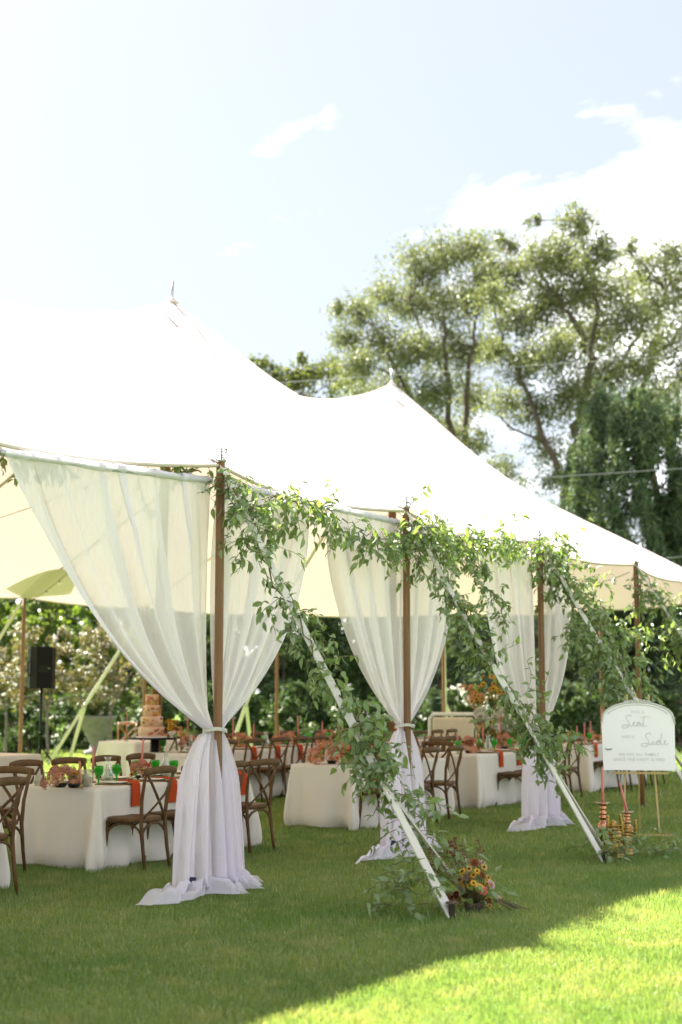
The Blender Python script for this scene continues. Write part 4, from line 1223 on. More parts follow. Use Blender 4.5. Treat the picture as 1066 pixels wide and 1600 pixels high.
# second pole head and strap
g = Garland('thick leafy cluster round the head of the second front pole', W(3.2, -.1, 3.1), 260)
g.along([W(2.85, -.1, 3.14), W(3.15, -.15, 3.17), W(3.6, -.2, 3.15), W(4.0, -.2, 3.1)], 58, (.12, .4), (5, 9), .09, (.1, -.1, -.65), .085, .06, 1.0)
g.along([W(3.15, -.1, 3.1), W(3.12, -.1, 2.75)], 60, (.1, .25), (4, 7), .07, (0, 0, -.6), .08)
g.finish()
g = Garland('leafy garland winding down the second white strap towards the candlesticks', W(3.2, -.6, 2.4), 240)
g.along([lerp_strap(3, x) for x in np.linspace(.08, .74, 12)], 50, (.1, .32), (4, 8), .07, (.1, -.1, -.4), .085, .08, dens=lambda x: .95 if x < .5 or x > .72 else .55)
g.along([lerp_strap(3, .56) + DV * .2, lerp_strap(3, .64) + DV * .22, lerp_strap(3, .74) + DV * .25], 85, (.14, .4), (5, 9), .11, (.2, -.1, -.3), .088)
for x, dx in ((.3, .45), (.38, .5), (.46, .5)): g.sprig(lerp_strap(3, x), -DV * .8 + Vector((0, 0, -.1)), dx, 11, .085, 1.2)
g.finish()
g = Garland('leafy swag along the eave between second and third poles, sunlit on top', W(5, -.1, 3.2), 220)
g.along([W(3.9, -.12, 3.14), W(4.5, -.16, 3.16), W(5.1, -.16, 3.2), W(5.8, -.16, 3.24), W(6.5, -.16, 3.28), W(7.1, -.2, 3.2)], 36, (.12, .36), (5, 9), .07, (0, -.1, -.35), .085, .06)
g.along([W(4.3, -.1, 3.1), W(4.6, -.2, 2.7), W(4.8, -.3, 2.3)], 42, (.1, .25), (4, 8), .05, (0, 0, -.4), .08)
g.finish()
g = Garland('heavy leafy garland spilling from the third pole head down its strap', W(6.6, -.4, 2.9), 240)
g.along([W(6.45, -.14, 3.2), lerp_strap(4, .12), lerp_strap(4, .25), lerp_strap(4, .4), lerp_strap(4, .5)], 60, (.15, .42), (5, 9), .16, (.1, -.1, -.35), .09, .1)
g.along([W(6.55, -.12, 3.15), W(6.5, -.15, 2.7)], 60, (.12, .3), (5, 8), .1, (0, 0, -.6), .088)
g.along([lerp_strap(4, .18) + DV * .5, lerp_strap(4, .3) + DV * .7 , lerp_strap(4, .42) + DV * .75, lerp_strap(4, .5) + DV * .6 - Vector((0, 0, .1))], 70, (.15, .4), (6, 9), .16, (0, 0, -.4), .09, .1)
for x in (.3, .4, .45, .5): g.sprig(lerp_strap(4, x), -DV + Vector((0, 0, -.2)), .55, 12, .088, 1.0)
g.along([lerp_strap(4, .34) - DV * .2, lerp_strap(4, .5) - DV * .32, lerp_strap(4, .56) - DV * .35 - Vector((0, 0, .2))], 70, (.12, .3), (5, 8), .1, (0, 0, -.4), .085)
g.finish()
g = Garland('sparser leafy garland on the fourth strap at the right edge', W(9.8, -.4, 2.9), 150)
g.along([lerp_strap(5, x) for x in (.04, .15, .3, .45, .6)], 55, (.12, .4), (5, 9), .12, (0, 0, -.35), .09, .08)
g.along([lerp_strap(5, .28) + DV * .3, lerp_strap(5, .5) + DV * .3], 70, (.12, .35), (5, 9), .14, (0, 0, -.35), .09, .08)
g.along([W(9.85, -.05, 3.2), W(9.8, -.05, 2.85)], 24, (.1, .25), (4, 6), .06, (0, 0, -.5), .085)
g.finish()
g = Garland('small leafy garland tucked under the eave at the upper left corner', W(-1.9, .35, 3.2), 120)
g.along([W(-2.75, .4, 3.2), W(-2.2, .4, 3.17), W(-1.6, .4, 3.22), W(-1.35, .4, 3.24)], 48, (.08, .17), (4, 7), .03, (0, 0, -1), .075, .04)
g.along([W(-.4, .15, 3.3), W(-.1, .12, 3.3)], 40, (.08, .18), (4, 6), .04, (0, 0, -.2), .07)
g.finish()
g = Garland('green vines circling the copper candlesticks on the grass', W(3.8, -1.9, 0), 160)
foot_spray(g, W(3.3, -1.95, 0), W(4.3, -2.25, 0), 34, (.04, .22))
foot_spray(g, W(3.45, -1.7, 0), W(4.5, -1.75, 0), 16, (.05, .3))
g.finish()
g = Garland('leafy sprigs on the third strap beside the arched sign', W(6.4, -1.6, .6), 120)
foot_spray(g, lerp_strap(4, .60) + DV * .5, lerp_strap(4, .64) + DV * .6, 6, (-.1, .1))
foot_spray(g, W(6.4, -1.75, .35), W(6.7, -2.0, .0), 22, (.1, .4))
g.finish()

# ------------------------------------------------------------------ bouquet on the grass
bq = G(741, 1424)
bo = empty('ground_bouquet', (bq.x, bq.y, 0)); tag(bo, 'wild bouquet of yellow daisies, blush dahlias and burgundy stems on the grass', 'bouquet')
MB().lathe([(.0, .0), (.06, .0), (.07, .04), (.072, .065), (.06, .065), (.0, .05)], 14, cap=False).build('vase', M['bark'], bo)
stm = MB()
spots = []
for k in range(46):
    a = rnd.uniform(0, 6.28); r_ = rnd.uniform(.02, .19); z = rnd.uniform(.10, .36) - r_ * .4
    spots.append((math.cos(a) * r_, math.sin(a) * r_ * .7 - .03, z, a))
for k, (x, y, z, a) in enumerate(spots):
    kind = (['daisy', 'amber', 'daisy', 'rose_bronze', 'daisy', 'rose_blush', 'daisy', 'burg', 'rose_coral', 'amber', 'rose_bronze'])[k % 11]
    stm.tube([(x * .2, y * .2, .06), (x * .7, y * .7, z * .6), (x, y, z - .004)], .003, 4)
    bloom(kind, bo, (x, y, z), (math.cos(a) * .8, -.75, .55), rnd.uniform(.65, 1.0))
for k in range(16):
    a = rnd.uniform(0, 6.28); x, y = math.cos(a) * .16 - .06, math.sin(a) * .08
    top = Vector((x * 1.2 - .05, y, rnd.uniform(.32, .52)))
    stm.tube([(0, 0, .05), (x * .7, y, .2), top], .003, 4)
    sp_ = MB()
    for j in range(26):
        q = top + Vector((rnd.gauss(0, .012), rnd.gauss(0, .012), -rnd.uniform(0, .13))); e = Vector((rnd.gauss(0, 1), rnd.gauss(0, 1), .8)).normalized() * .016
        f = e.orthogonal().normalized() * .006
        sp_.add([q, q + e * .5 + f, q + e, q + e * .5 - f], [(0, 1, 2, 3)])
    sp_.build('burgundy_plume', M['burgundy'], bo)
for k in range(70):
    a = rnd.uniform(0, 6.28); r_ = rnd.uniform(.03, .26)
    o = ob('leaf', LEAF, bo, loc=(math.cos(a) * r_, math.sin(a) * r_ * .7, rnd.uniform(.01, .28)), rot=(rnd.uniform(-.5, .9), rnd.uniform(-.6, .6), a - 1.57), scale=rnd.uniform(.06, .12))
for k in range(10):
    a = rnd.uniform(-.5, .7); L = rnd.uniform(.25, .42)
    stm.tube([(0, 0, .08), (math.cos(a) * L * .5, -.1, .1), (math.cos(a) * L, -.12 + math.sin(a) * .1, .03)], .0035, 4)
ob('stems', stm.mesh('stems', M['stem']), bo)

# ------------------------------------------------------------------ candlesticks and gold vessels by the second strap
def copper_stick(px, py, H, ch, lean, lab, mat2='copper'):
    q = G(px, py)
    o = empty('copper_candlestick', (q.x, q.y, 0)); tag(o, lab, 'candlestick', 'turned copper floor candlesticks')
    prof = [(.0, 0), (.07, .0), (.072, .02), (.04, .05), (.03, .10)]
    prof += [(.038, .14), (.05, H * .35), (.058, H * .5), (.05, H * .6), (.028, H * .66), (.022, H * .68), (.04, H * .71), (.04, H * .74), (.02, H * .76), (.034, H * .79), (.034, H * .82), (.018, H * .84), (.032, H * .88), (.03, H * .92), (.02, H * .94), (.045, H * .97), (.048, H), (.0, H)]
    MB().lathe(prof, 20, cap=False).build('turned_body', M[mat2], o)
    c = ob('wax_taper', mesh_lathe('floor_taper', [(.0, 0), (.0145, .0), (.0135, ch * .4), (.010, ch * .9), (.005, ch * .99), (.0, ch)], M['pink'], 12), o, loc=(0, 0, H), rot=(0, lean, 0))
    MB().lathe([(.0155, .0), (.016, ch * .28), (.0145, ch * .28)], 12, cap=False).build('wax_foot', M['rustwax'], c)
    ob('wick', WICK, c, loc=(0, 0, ch - .002))
    MB().lathe([(.05, H + .0), (.075, H + .004), (.05, H + .008)], 16, cap=False).build('drip_pan', M['clearglass'], o)
copper_stick(944, 1338, .50, .34, 0, 'taller copper floor candlestick with pink taper, left of the gold vessels')
copper_stick(981, 1326, .36, .30, -.22, 'shorter copper floor candlestick with leaning pink taper')
def gold_column(px, py, H, lab, rx):
    q = G(px, py)
    o = empty('gold_lantern', (q.x, q.y, 0)); o.rotation_euler = (0, rx, .3); tag(o, lab, 'lantern', 'ornate gold lanterns on the grass')
    MB().lathe([(.0, 0), (.09, .0), (.085, .03), (.07, .05), (.075, H * .62), (.06, H * .7), (.05, H * .72)], 20, cap=False, wob=lambda a, i: .07 * math.cos(a * 10) if 2 < i < 6 else 0).build('ribbed_body', M['gold'], o)
    for s in (-1, 1):
        pts = []; rad = []
        for k in range(22):
            z = H * .35 + H * .62 * k / 21
            pts.append((s * (.085 - .02 * k / 21), -.03, z)); rad.append(.012 + .006 * (k % 2))
        MB().tube(pts, rad, 8).build('twisted_post', M['gold'], o)
        MB().lathe([(.0, -.018), (.018, -.006), (.018, .006), (.0, .022)], 10, (s * .065, -.03, H * .99), cap=False).build('ball_finial', M['gold'], o)
    for k in range(5):
        z = H * (.40 + .09 * k)
        MB().tube([(-.08, -.035, z), (0, -.09, z + .01), (.08, -.035, z)], .007, 6).build('cross_bar', M['gold'], o)
    MB().lathe([(.05, H * .72), (.035, H * .8), (.04, H * .84), (.0, H * .9)], 14, cap=False).build('lid', M['gold'], o)
gold_column(962, 1342, .40, 'gold ribbed lantern with twisted posts between the copper candlesticks', -.06)
gold_column(976, 1338, .34, 'lower gold ribbed lantern leaning right behind the copper candlesticks', .14)

# ------------------------------------------------------------------ arched sign on its easel
SW, SH, ZB = .78, .73, .70
sgp = Vector((3.235, 15.62, 0)); SR = R(-10)
es = empty('gold_easel', sgp, SR); tag(es, 'slim gold painted easel holding the white arched sign', 'easel')
for s in (-1, 1):
    MB().tube([(s * .19, -.10, .0), (s * .115, .10, 1.52)], .013, 4).build('front_leg', M['easel'], es, smooth=False)
MB().tube([(-.21, -.10, .03), (.34, -.12, .03)], .013, 4).build('foot_rail', M['easel'], es, smooth=False)
MB().tube([(.34, -.12, .03), (.34, -.12, -.01)], .013, 4).build('foot_peg', M['easel'], es, smooth=False)
MB().tube([(-.30, -.06, ZB - .02), (.30, -.06, ZB - .02)], .015, 4).build('shelf', M['easel'], es, smooth=False)
MB().tube([(-.13, .085, 1.40), (.13, .085, 1.40)], .012, 4).build('top_rail', M['easel'], es, smooth=False)
MB().tube([(0, .10, 1.38), (0, .55, .0)], .011, 4).build('rear_leg', M['easel'], es, smooth=False)
sg = empty('arched_sign', sgp + Vector((-.008, -.0, ZB)), SR); tag(sg, 'white arched welcome sign with ornate silver top on a gold easel', 'sign')
sg.rotation_euler = (R(-9), 0, SR)
SY = -.055
def arch_pt(x):        # outline top
    return .50 + (SH - .50) * math.sqrt(max(0, 1 - (x / (SW / 2)) ** 2)) ** .8
top_pts = [(x, arch_pt(x)) for x in np.linspace(SW / 2, -SW / 2, 33)]
outl = [(-SW / 2 + .01, 0), (SW / 2 - .01, 0)] + top_pts
b = MB(); n_ = len(outl)
b.v = [(x, SY, z) for x, z in outl] + [(x, SY + .012, z) for x, z in outl]
b.f = [tuple(range(n_)), tuple(range(2 * n_ - 1, n_ - 1, -1))] + [(k, k + n_, (k + 1) % n_ + n_, (k + 1) % n_) for k in range(n_)]
b.build('panel', M['signwhite'], sg, smooth=False)
MB().tube([(x * 1.005, SY - .002, z + .006) for x, z in top_pts], .011, 6).build('arch_moulding', M['signframe'], sg)
MB().tube([(x * .94, SY - .003, z - .022) for x, z in top_pts[2:-2]], .004, 5).build('inner_moulding', M['signframe'], sg)
orn = MB()
for s in (-1, 1):
    for (cx, r_, z_) in ((.03, .022, .0), (.07, .018, -.004), (.105, .016, -.012), (.135, .012, -.024)):
        z0 = arch_pt(s * cx) + .016 + z_ * .0
        orn.tube([(s * cx + r_ * (1 - q * .1) * math.cos(q * 1.1), SY - .008, z0 + r_ * (1 - q * .1) * math.sin(q * 1.1)) for q in np.linspace(0, 7, 16)], .0055, 5)
orn.lathe([(.0, -.0), (.02, .01), (.016, .03), (.008, .05), (.0, .055)], 10, (0, SY - .006, arch_pt(0) + .0), cap=False)
orn.build('carved_crest', M['signframe'], sg)
dg = bpy.context.evaluated_depsgraph_get
def words(txt, x, z, size, space=1.15):
    cu = bpy.data.curves.new('lettering', 'FONT'); cu.body = txt; cu.size = size; cu.align_x = 'CENTER'; cu.space_character = space; cu.offset = .0005
    tmp = bpy.data.objects.new('tmp', cu); scene.collection.objects.link(tmp)
    bpy.context.view_layer.update()
    me = bpy.data.meshes.new_from_object(tmp.evaluated_get(dg()))
    bpy.data.objects.remove(tmp)
    me.materials.clear(); me.materials.append(M['signink']); me.name = 'lettering'
    return ob('lettering', me, sg, loc=(x, SY - .003, z), rot=(math.pi / 2, 0, 0))
words('PICK A', .0, .615, .040)
words('NOT A', -.11, .345, .040)
words('WE ARE ALL FAMILY', .0, .155, .042)
words('ONCE THE KNOT IS TIED', .0, .100, .042)
def catmull(pts, n=9):
    P = [Vector(p + (0,)) if len(p) == 2 else Vector(p) for p in pts]; P = [P[0]] + P + [P[-1]]; out = []
    for i in range(1, len(P) - 2):
        for k in range(n):
            t = k / n; p0, p1, p2, p3 = P[i - 1:i + 3]
            out.append(.5 * ((2 * p1) + (p2 - p0) * t + (2 * p0 - 5 * p1 + 4 * p2 - p3) * t * t + (3 * p1 - p0 - 3 * p2 + p3) * t ** 3))
    out.append(P[-2]); return out
def script(strokes, x, z, s):
    m = MB()
    for st_ in strokes: m.tube([(x + p.x * s, SY - .0035, z + p.y * s) for p in catmull(st_)], .0032, 5, flat=.4)
    return m.build('script_lettering', M['signink'], sg)
S_ = [(.62, .86), (.50, 1.0), (.28, .92), (.22, .7), (.36, .52), (.44, .3), (.3, .06), (.05, -.02), (-.1, .1), (.02, .24), (.3, .22), (.55, .14)]
script([S_ + [(.66, .2), (.8, .34), (.86, .44), (.78, .46), (.72, .3), (.8, .14), (.95, .2), (1.08, .36), (1.2, .42), (1.1, .45), (1.0, .3), (1.06, .14), (1.2, .26), (1.26, .4), (1.26, .18), (1.36, .16), (1.48, .5), (1.56, .95), (1.5, .5), (1.46, .2), (1.55, .12), (1.72, .2)], [(1.2, .8), (1.6, .86), (2.0, .83)]], -.155, .455, .145)
script([S_ + [(.7, .3), (.76, .42), (.74, .2), (.82, .14), (.98, .26), (1.1, .4), (1.2, .42), (1.08, .46), (.98, .3), (1.04, .14), (1.18, .24), (1.3, .6), (1.36, 1.0), (1.28, .5), (1.26, .2), (1.36, .14), (1.5, .22), (1.62, .38), (1.64, .46), (1.54, .4), (1.52, .22), (1.62, .12), (1.82, .24)], [(.8, .62), (.81, .63)]], .045, .255, .15)
sg_k = MB()
sg_k.tube([(-.36, SY - .004, .235), (-.335, SY - .005, .222), (-.30, SY - .005, .222), (-.28, SY - .004, .232)], [.002, .006, .006, .002], 6)
sg_k.build('corner_sprig', M['vine'], sg)

# ------------------------------------------------------------------ string lights under the canopy
BULB = mesh_lathe('bulb', [(.0, -.075), (.018, -.068), (.028, -.05), (.022, -.025), (.011, -.01), (.0, -.008)], M['bulb'], 10)
SOCK = mesh_lathe('bulb_socket', [(.0, -.014), (.012, -.012), (.012, .02), (.0, .022)], M['black'], 8)
def string_lights(a, b, sag, cnt, lab):
    a, b = Vector(a), Vector(b)
    o = empty('string_lights', a); tag(o, lab, 'string lights', 'festoon lights under the canopy')
    f = lambda x: a.lerp(b, x) + Vector((0, 0, -sag * 4 * x * (1 - x)))
    MB().tube([f(k / 24) - a for k in range(25)], .005, 5).build('cable', M['wire'], o)
    for k in range(cnt):
        p_ = f((k + .5) / cnt) - a
        bb = ob('bulb', BULB, o, loc=p_ - Vector((0, 0, .02))); ob('bulb_socket', SOCK, bb)
string_lights(W(10.35, 11.9, 3.2), W(6.98, 6.1, 5.2), .35, 9, 'festoon light string from the far left pole up to the centre pole')
string_lights(W(3.5, 11.9, 3.2), W(6.98, 6.1, 5.0), .35, 9, 'festoon light string crossing the upper left of the canopy')
string_lights(W(6.98, 6.1, 4.6), W(.1, 1.0, 3.6), .5, 11, 'festoon light string dipping behind the wide left curtain')
string_lights(W(6.98, 6.1, 4.8), W(13.62, 6, 4.8), .4, 10, 'festoon light string between the two centre poles')
string_lights(W(13.9, 11.9, 3.15), W(10.35, 11.9, 3.2), .25, 6, 'festoon light string along the far eave by the loudspeaker')
string_lights(W(9.79, .1, 3.2), W(6.5, .6, 3.1), .22, 4, 'short festoon string near the fourth front pole')
# ------------------------------------------------------------------ trees, shrubs and hedges behind the tent
def leaf_quads(C, L, Wd, droop=0.0, seed=0):
    n = len(C)
    a = rng.normal(size=(n, 3)); a[:, 2] -= droop; a /= np.linalg.norm(a, axis=1)[:, None]
    b = np.cross(a, rng.normal(size=(n, 3))); b /= np.linalg.norm(b, axis=1)[:, None] + 1e-9
    l = (L * rng.uniform(.6, 1.3, n))[:, None]; w = (Wd * rng.uniform(.6, 1.3, n))[:, None]
    v = np.stack([C - a * l / 2, C + b * w / 2 + a * l * .1, C + a * l / 2, C - b * w / 2 + a * l * .1], 1)
    return v.reshape(-1, 3), np.arange(4 * n).reshape(-1, 4)
def clump_points(c, r, n, twigs=None, wild=.42, inner=.35):
    """points strung along short twigs that radiate through an uneven ellipsoid"""
    c = np.array(c); r = np.array(r)
    k = twigs or max(4, n // 26)
    e = rng.normal(size=(k, 3)); e /= np.linalg.norm(e, axis=1)[:, None]
    ln = rng.uniform(.55, 1.15, k)[:, None] * (1 + .25 * np.sin(e[:, :1] * 5 + e[:, 2:] * 4))
    end = e * ln * r
    per = n // k + 1
    x = rng.uniform(inner, 1.05, (k, per, 1))
    bend = rng.normal(size=(k, 1, 3)) * r * .12
    P = end[:, None] * x + bend * x * (1 - x) * 4 + rng.normal(size=(k, per, 3)) * r * wild * .35
    return (P.reshape(-1, 3) + c), [(c + end[i] * .25, c + end[i]) for i in range(k)]
def tree(name, label, base, limbs, clumps, mat, bark='bark', L=.17, Wd=.07, droop=.3, group='trees behind the tent', cat='tree', twigr=.012, flowers=None):
    """limbs: list of (points, r0, r1); clumps: (centre, radii, leaves)"""
    base = Vector(base)
    o = empty(name, base); tag(o, label, cat, group)
    tr = MB()
    nodes = []
    for pts, r0, r1 in limbs:
        P = [Vector(p) - base for p in pts]; Q = []
        for a, b in zip(P, P[1:]):
            for k in range(5): Q.append(a.lerp(b, k / 5))
        Q.append(P[-1])
        Q = [q + (Vector((rnd.gauss(0, r0 * .18), rnd.gauss(0, r0 * .18), 0)) if 0 < i < len(Q) - 1 else Vector()) for i, q in enumerate(Q)]
        tr.tube(Q, [.58 * (r0 + (r1 - r0) * i / (len(Q) - 1)) for i in range(len(Q))], 9)
        nodes += Q
    CP = []
    for c, r, n in clumps:
        P, tw = clump_points(np.array(c) - np.array(base), r, n)
        CP.append(P)
        cc = Vector(c) - base
        if nodes:
            nd = min(nodes, key=lambda q: (q - cc).length + (1.5 if q.z > cc.z else 0))
            mid = nd.lerp(cc, .5) + Vector((rnd.gauss(0, .1), rnd.gauss(0, .1), .15 * r[2]))
            tr.tube([nd, mid, cc], [twigr * 3.2, twigr * 2.2, twigr * 1.4], 5, cap=False)
            for a, b in tw[::3]:
                a, b = Vector(a), Vector(b); tr.tube([cc, a.lerp(b, .4) + Vector((0, 0, .04)), b], [twigr * 1.2, twigr * .8, twigr * .3], 3, cap=False)
    if limbs or clumps: tr.build('trunk', M[bark], o)
    C = np.concatenate(CP)
    v, f = leaf_quads(C, L, Wd, droop)
    ob('crown', np_mesh('crown', v, f, M[mat]), o)
    if flowers:
        fm, fn, fr = flowers
        idx = rng.choice(len(C), fn)
        ctr = C.mean(0)
        P = C[idx] + (C[idx] - ctr) * .06
        V_, F_ = [], []
        cp_ = (P[:, None, :] + rng.normal(size=(fn, 7, 3)) * fr * .45).reshape(-1, 3)
        v, f = leaf_quads(cp_, fr, fr * .8, 0)
        ob('blossom', np_mesh('blossom', v, f, M[fm]), o)
    return o
def cl(px, py, y, rpx, n, sq=.85, dep=1.0):           # clump given by where it stands and its angular size
    c = AT(px, py, y); r = rpx / FPX * y * 1.12
    return (tuple(c), (r, r * dep, r * sq), n)

# --- tall airy tree at the right, behind the tent end
Y = 47.0
P_ = lambda px, py, dy=0: AT(px, py, Y + dy)
b0 = P_(895, 1140); b0.z = 0
limbs = [([b0, P_(892, 900), P_(884, 770)], .42, .34),
         ([P_(884, 770), P_(898, 690), P_(912, 630), P_(922, 560), P_(905, 510), P_(868, 462), P_(842, 425)], .30, .09),
         ([P_(922, 560), P_(935, 480), P_(915, 400), P_(905, 345)], .14, .04),
         ([P_(884, 760), P_(850, 690), P_(826, 620), P_(800, 560), P_(775, 500)], .22, .06),
         ([P_(868, 462), P_(820, 430), P_(790, 400)], .09, .03),
         ([P_(912, 640), P_(960, 580, 1), P_(1000, 520, 1.5), P_(1020, 470, 1)], .15, .05),
         ([P_(850, 690), P_(800, 670, -1), P_(770, 640, -1)], .08, .03)]
cls = []
for px, py, r, n in [(905, 350, 34, 460), (880, 400, 46, 760), (935, 395, 40, 620), (845, 405, 42, 640), (805, 430, 48, 760), (900, 455, 58, 1100), (955, 455, 50, 800), (850, 480, 50, 800), (800, 500, 50, 760), (930, 520, 60, 1100), (985, 500, 48, 700), (870, 550, 52, 900), (815, 570, 46, 640), (945, 590, 56, 950), (1000, 570, 46, 600), (890, 620, 48, 700), (840, 640, 40, 450), (790, 630, 34, 300), (960, 660, 52, 700), (860, 700, 36, 350), (790, 380, 26, 240), (765, 460, 34, 350), (835, 345, 16, 90), (770, 545, 30, 260), (860, 745, 30, 240), (1010, 640, 40, 450)]:
    cls.append(cl(px, py, Y + rnd.uniform(-2.2, 2.2), r, int(n * 2.9)))
tree('tall_tree', 'tallest airy olive green tree with forked trunk behind the right of the tent', b0, limbs, cls, 'willow', L=.15, Wd=.06)
# --- left neighbour
Y = 51.0
b0 = P_(715, 1140); b0.z = 0
limbs = [([b0, P_(712, 860), P_(704, 700), P_(698, 590), P_(690, 500)], .34, .10), ([P_(712, 780), P_(728, 660), P_(735, 560), P_(748, 470)], .26, .06),
         ([P_(704, 700), P_(650, 640), P_(610, 560), P_(585, 510)], .16, .05), ([P_(698, 590), P_(660, 520), P_(640, 470)], .1, .04)]
cls = []
for px, py, r, n in [(690, 400, 44, 640), (735, 390, 44, 640), (650, 420, 44, 600), (760, 430, 40, 500), (610, 470, 44, 600), (560, 490, 36, 420), (540, 530, 30, 300), (670, 480, 56, 950), (730, 470, 50, 800), (600, 540, 50, 760), (650, 550, 50, 800), (710, 550, 52, 850), (560, 570, 40, 480), (620, 610, 44, 560), (680, 620, 48, 700), (735, 620, 44, 560), (575, 620, 34, 320), (700, 680, 42, 480), (740, 690, 34, 300), (650, 660, 40, 420), (755, 545, 34, 320), (770, 730, 40, 260), (720, 740, 40, 320), (800, 745, 30, 140), (530, 480, 16, 90)]:
    cls.append(cl(px, py, Y + rnd.uniform(-2, 2), r, int(n * 2.9)))
tree('tall_tree', 'broad pale green tree behind the right hand tent peak', b0, limbs, cls, 'willow', L=.155, Wd=.065)
# --- right edge
Y = 52.0
b0 = P_(1050, 1140); b0.z = 0
limbs = [([b0, P_(1045, 850), P_(1000, 650), P_(1020, 560), P_(1040, 450)], .36, .08), ([P_(1045, 850), P_(1080, 640), P_(1090, 480)], .22, .06)]
cls = []
for px, py, r, n in [(1040, 400, 46, 640), (1075, 430, 50, 640), (1000, 430, 42, 520), (1050, 470, 54, 850), (1090, 510, 50, 600), (1030, 540, 52, 760), (1080, 590, 50, 700), (1040, 620, 48, 620), (1010, 480, 36, 380), (985, 385, 20, 130), (1090, 660, 50, 600)]:
    cls.append(cl(px, py, Y + rnd.uniform(-2, 2), r, int(n * 2.9)))
tree('tall_tree', 'pale green tree cut by the right edge of the photo', b0, limbs, cls, 'willow', L=.155, Wd=.065)
# --- far small ones over the tent's saddle
Y = 60.0
b0 = P_(470, 1130); b0.z = 0
limbs = [([b0, P_(470, 800), P_(475, 620)], .26, .08)]
cls = [cl(px, py, Y + rnd.uniform(-2, 2), r, n) for px, py, r, n in [(410, 575, 26, 420), (440, 595, 34, 600), (480, 590, 34, 560), (515, 580, 34, 520), (540, 600, 34, 500), (470, 640, 40, 500), (420, 640, 40, 500), (520, 640, 40, 500), (400, 700, 44, 400), (385, 600, 18, 160), (470, 560, 14, 100)]]
tree('tall_tree', 'small far tree showing in the dip between the tent peaks', b0, limbs, cls, 'willow2', L=.24, Wd=.11)

# --- feathery dark evergreen at the right
Y = 42.0
b0 = P_(965, 1150); b0.z = 0
limbs = [([b0, P_(965, 900), P_(960, 700), P_(955, 640)], .3, .03)]
cls = []
for row, (py, hw) in enumerate(((650, 34), (690, 58), (735, 84), (780, 92), (830, 100), (880, 108), (930, 112), (985, 116), (1040, 118), (1095, 118))):
    for k in range(7 + row // 2):
        px = 972 + rnd.uniform(-1, 1) * hw * 1.05
        c = AT(px, py + rnd.uniform(-22, 22), Y + rnd.uniform(-1.6, 1.6)); r = rnd.uniform(30, 46) / FPX * Y
        cls.append((tuple(c), (r * .62, r * .62, r * 1.4), 700))
for k in range(34):                                       # upright plumes along its outline
    px = rnd.uniform(885, 1066); py = rnd.uniform(640, 760) + 90 * max(0, (940 - px) / 60)
    c = AT(px, py, Y + rnd.uniform(-1.5, 1.5)); r = rnd.uniform(34, 52) / FPX * Y
    cls.append((tuple(c), (r * .26, r * .26, r * 1.1), 260))
def feather(name, label, b0, limbs, cls, mat, L, Wd, group='evergreens behind the tent'):
    o = tree(name, label, b0, limbs, cls, mat, L=L, Wd=Wd, droop=-.9, group=group, twigr=.008); return o
feather('evergreen_tree', 'tall dark feathery evergreen at the right behind the tent corner', b0, limbs, cls, 'evergreen', .24, .055)
for bx, lab, top in ((1075, 'dark feathery evergreen cut off at the right edge of the photo', 760),):
    b0 = P_(bx, 1150, 1); b0.z = 0; cls = []
    for py in range(top, 1140, 42):
        for k in range(4):
            c = AT(bx + rnd.uniform(-52, 46), py + rnd.uniform(-18, 18), Y + 1 + rnd.uniform(-1.2, 1.2)); r = rnd.uniform(30, 44) / FPX * Y
            cls.append((tuple(c), (r * .7, r * .7, r * 1.2), 800))
    feather('evergreen_tree', lab, b0, [([b0, P_(bx, top + 20, 1)], .25, .03)], cls, 'evergreen', .24, .055)

# --- band of dark evergreen and hedge shrubs seen under the canopy
def shrub(name, px, ybase, y, hw, top, label, mat, n=5200, L=.13, Wd=.06, droop=.2, flowers=None, group='shrubs along the garden edge', cat='shrub', bark='bark'):
    b = AT(px, ybase, y); base = Vector((b.x, y, 0))
    H = AT(px, top, y).z; w = hw / FPX * y
    cls = []
    m = max(10, int(16 * (H / 2.5) * (w / 1.5) ** .5))
    for k in range(m):
        z = H * (.06 + .88 * (k + rnd.random()) / m); taper_ = (1 - (z / H) ** 3 * .55)
        a = rnd.uniform(0, 6.28); q = math.sqrt(rnd.random()) * w * taper_
        r = rnd.uniform(.26, .42) * min(w, H * .5) + .12
        cls.append(((base.x + math.cos(a) * q, base.y + math.sin(a) * min(q, 1.1), z), (r, r * .8, r * .85), n // m))
    limbs = [([base, base + Vector((rnd.uniform(-.3, .3) * w, .1, H * .5)), base + Vector((rnd.uniform(-.5, .5) * w, 0, H * .8))], .05 + .012 * H, .015) for k in range(3)]
    return tree(name, label, base, limbs, cls, mat, bark=bark, L=L, Wd=Wd, droop=droop, group=group, cat=cat, flowers=flowers)
for px, hw, top, y, mat, lab in [
    (760, 62, 930, 40.5, 'evergreen', 'dark blue green conifer seen between second and third curtains'),
    (860, 60, 900, 41.5, 'evergreen', 'dark blue green conifer behind the third front pole'),
    (690, 52, 950, 41.0, 'evergreen', 'dark conifer behind the cream sofa, right of the second pole'),
    (930, 56, 920, 39.5, 'evergreen', 'dark conifer low behind the arched sign')]:
    shrub('conifer', px, 1150, y, hw, top, lab, mat, 9000, .22, .045, -.4, group='evergreens behind the tent', cat='conifer')
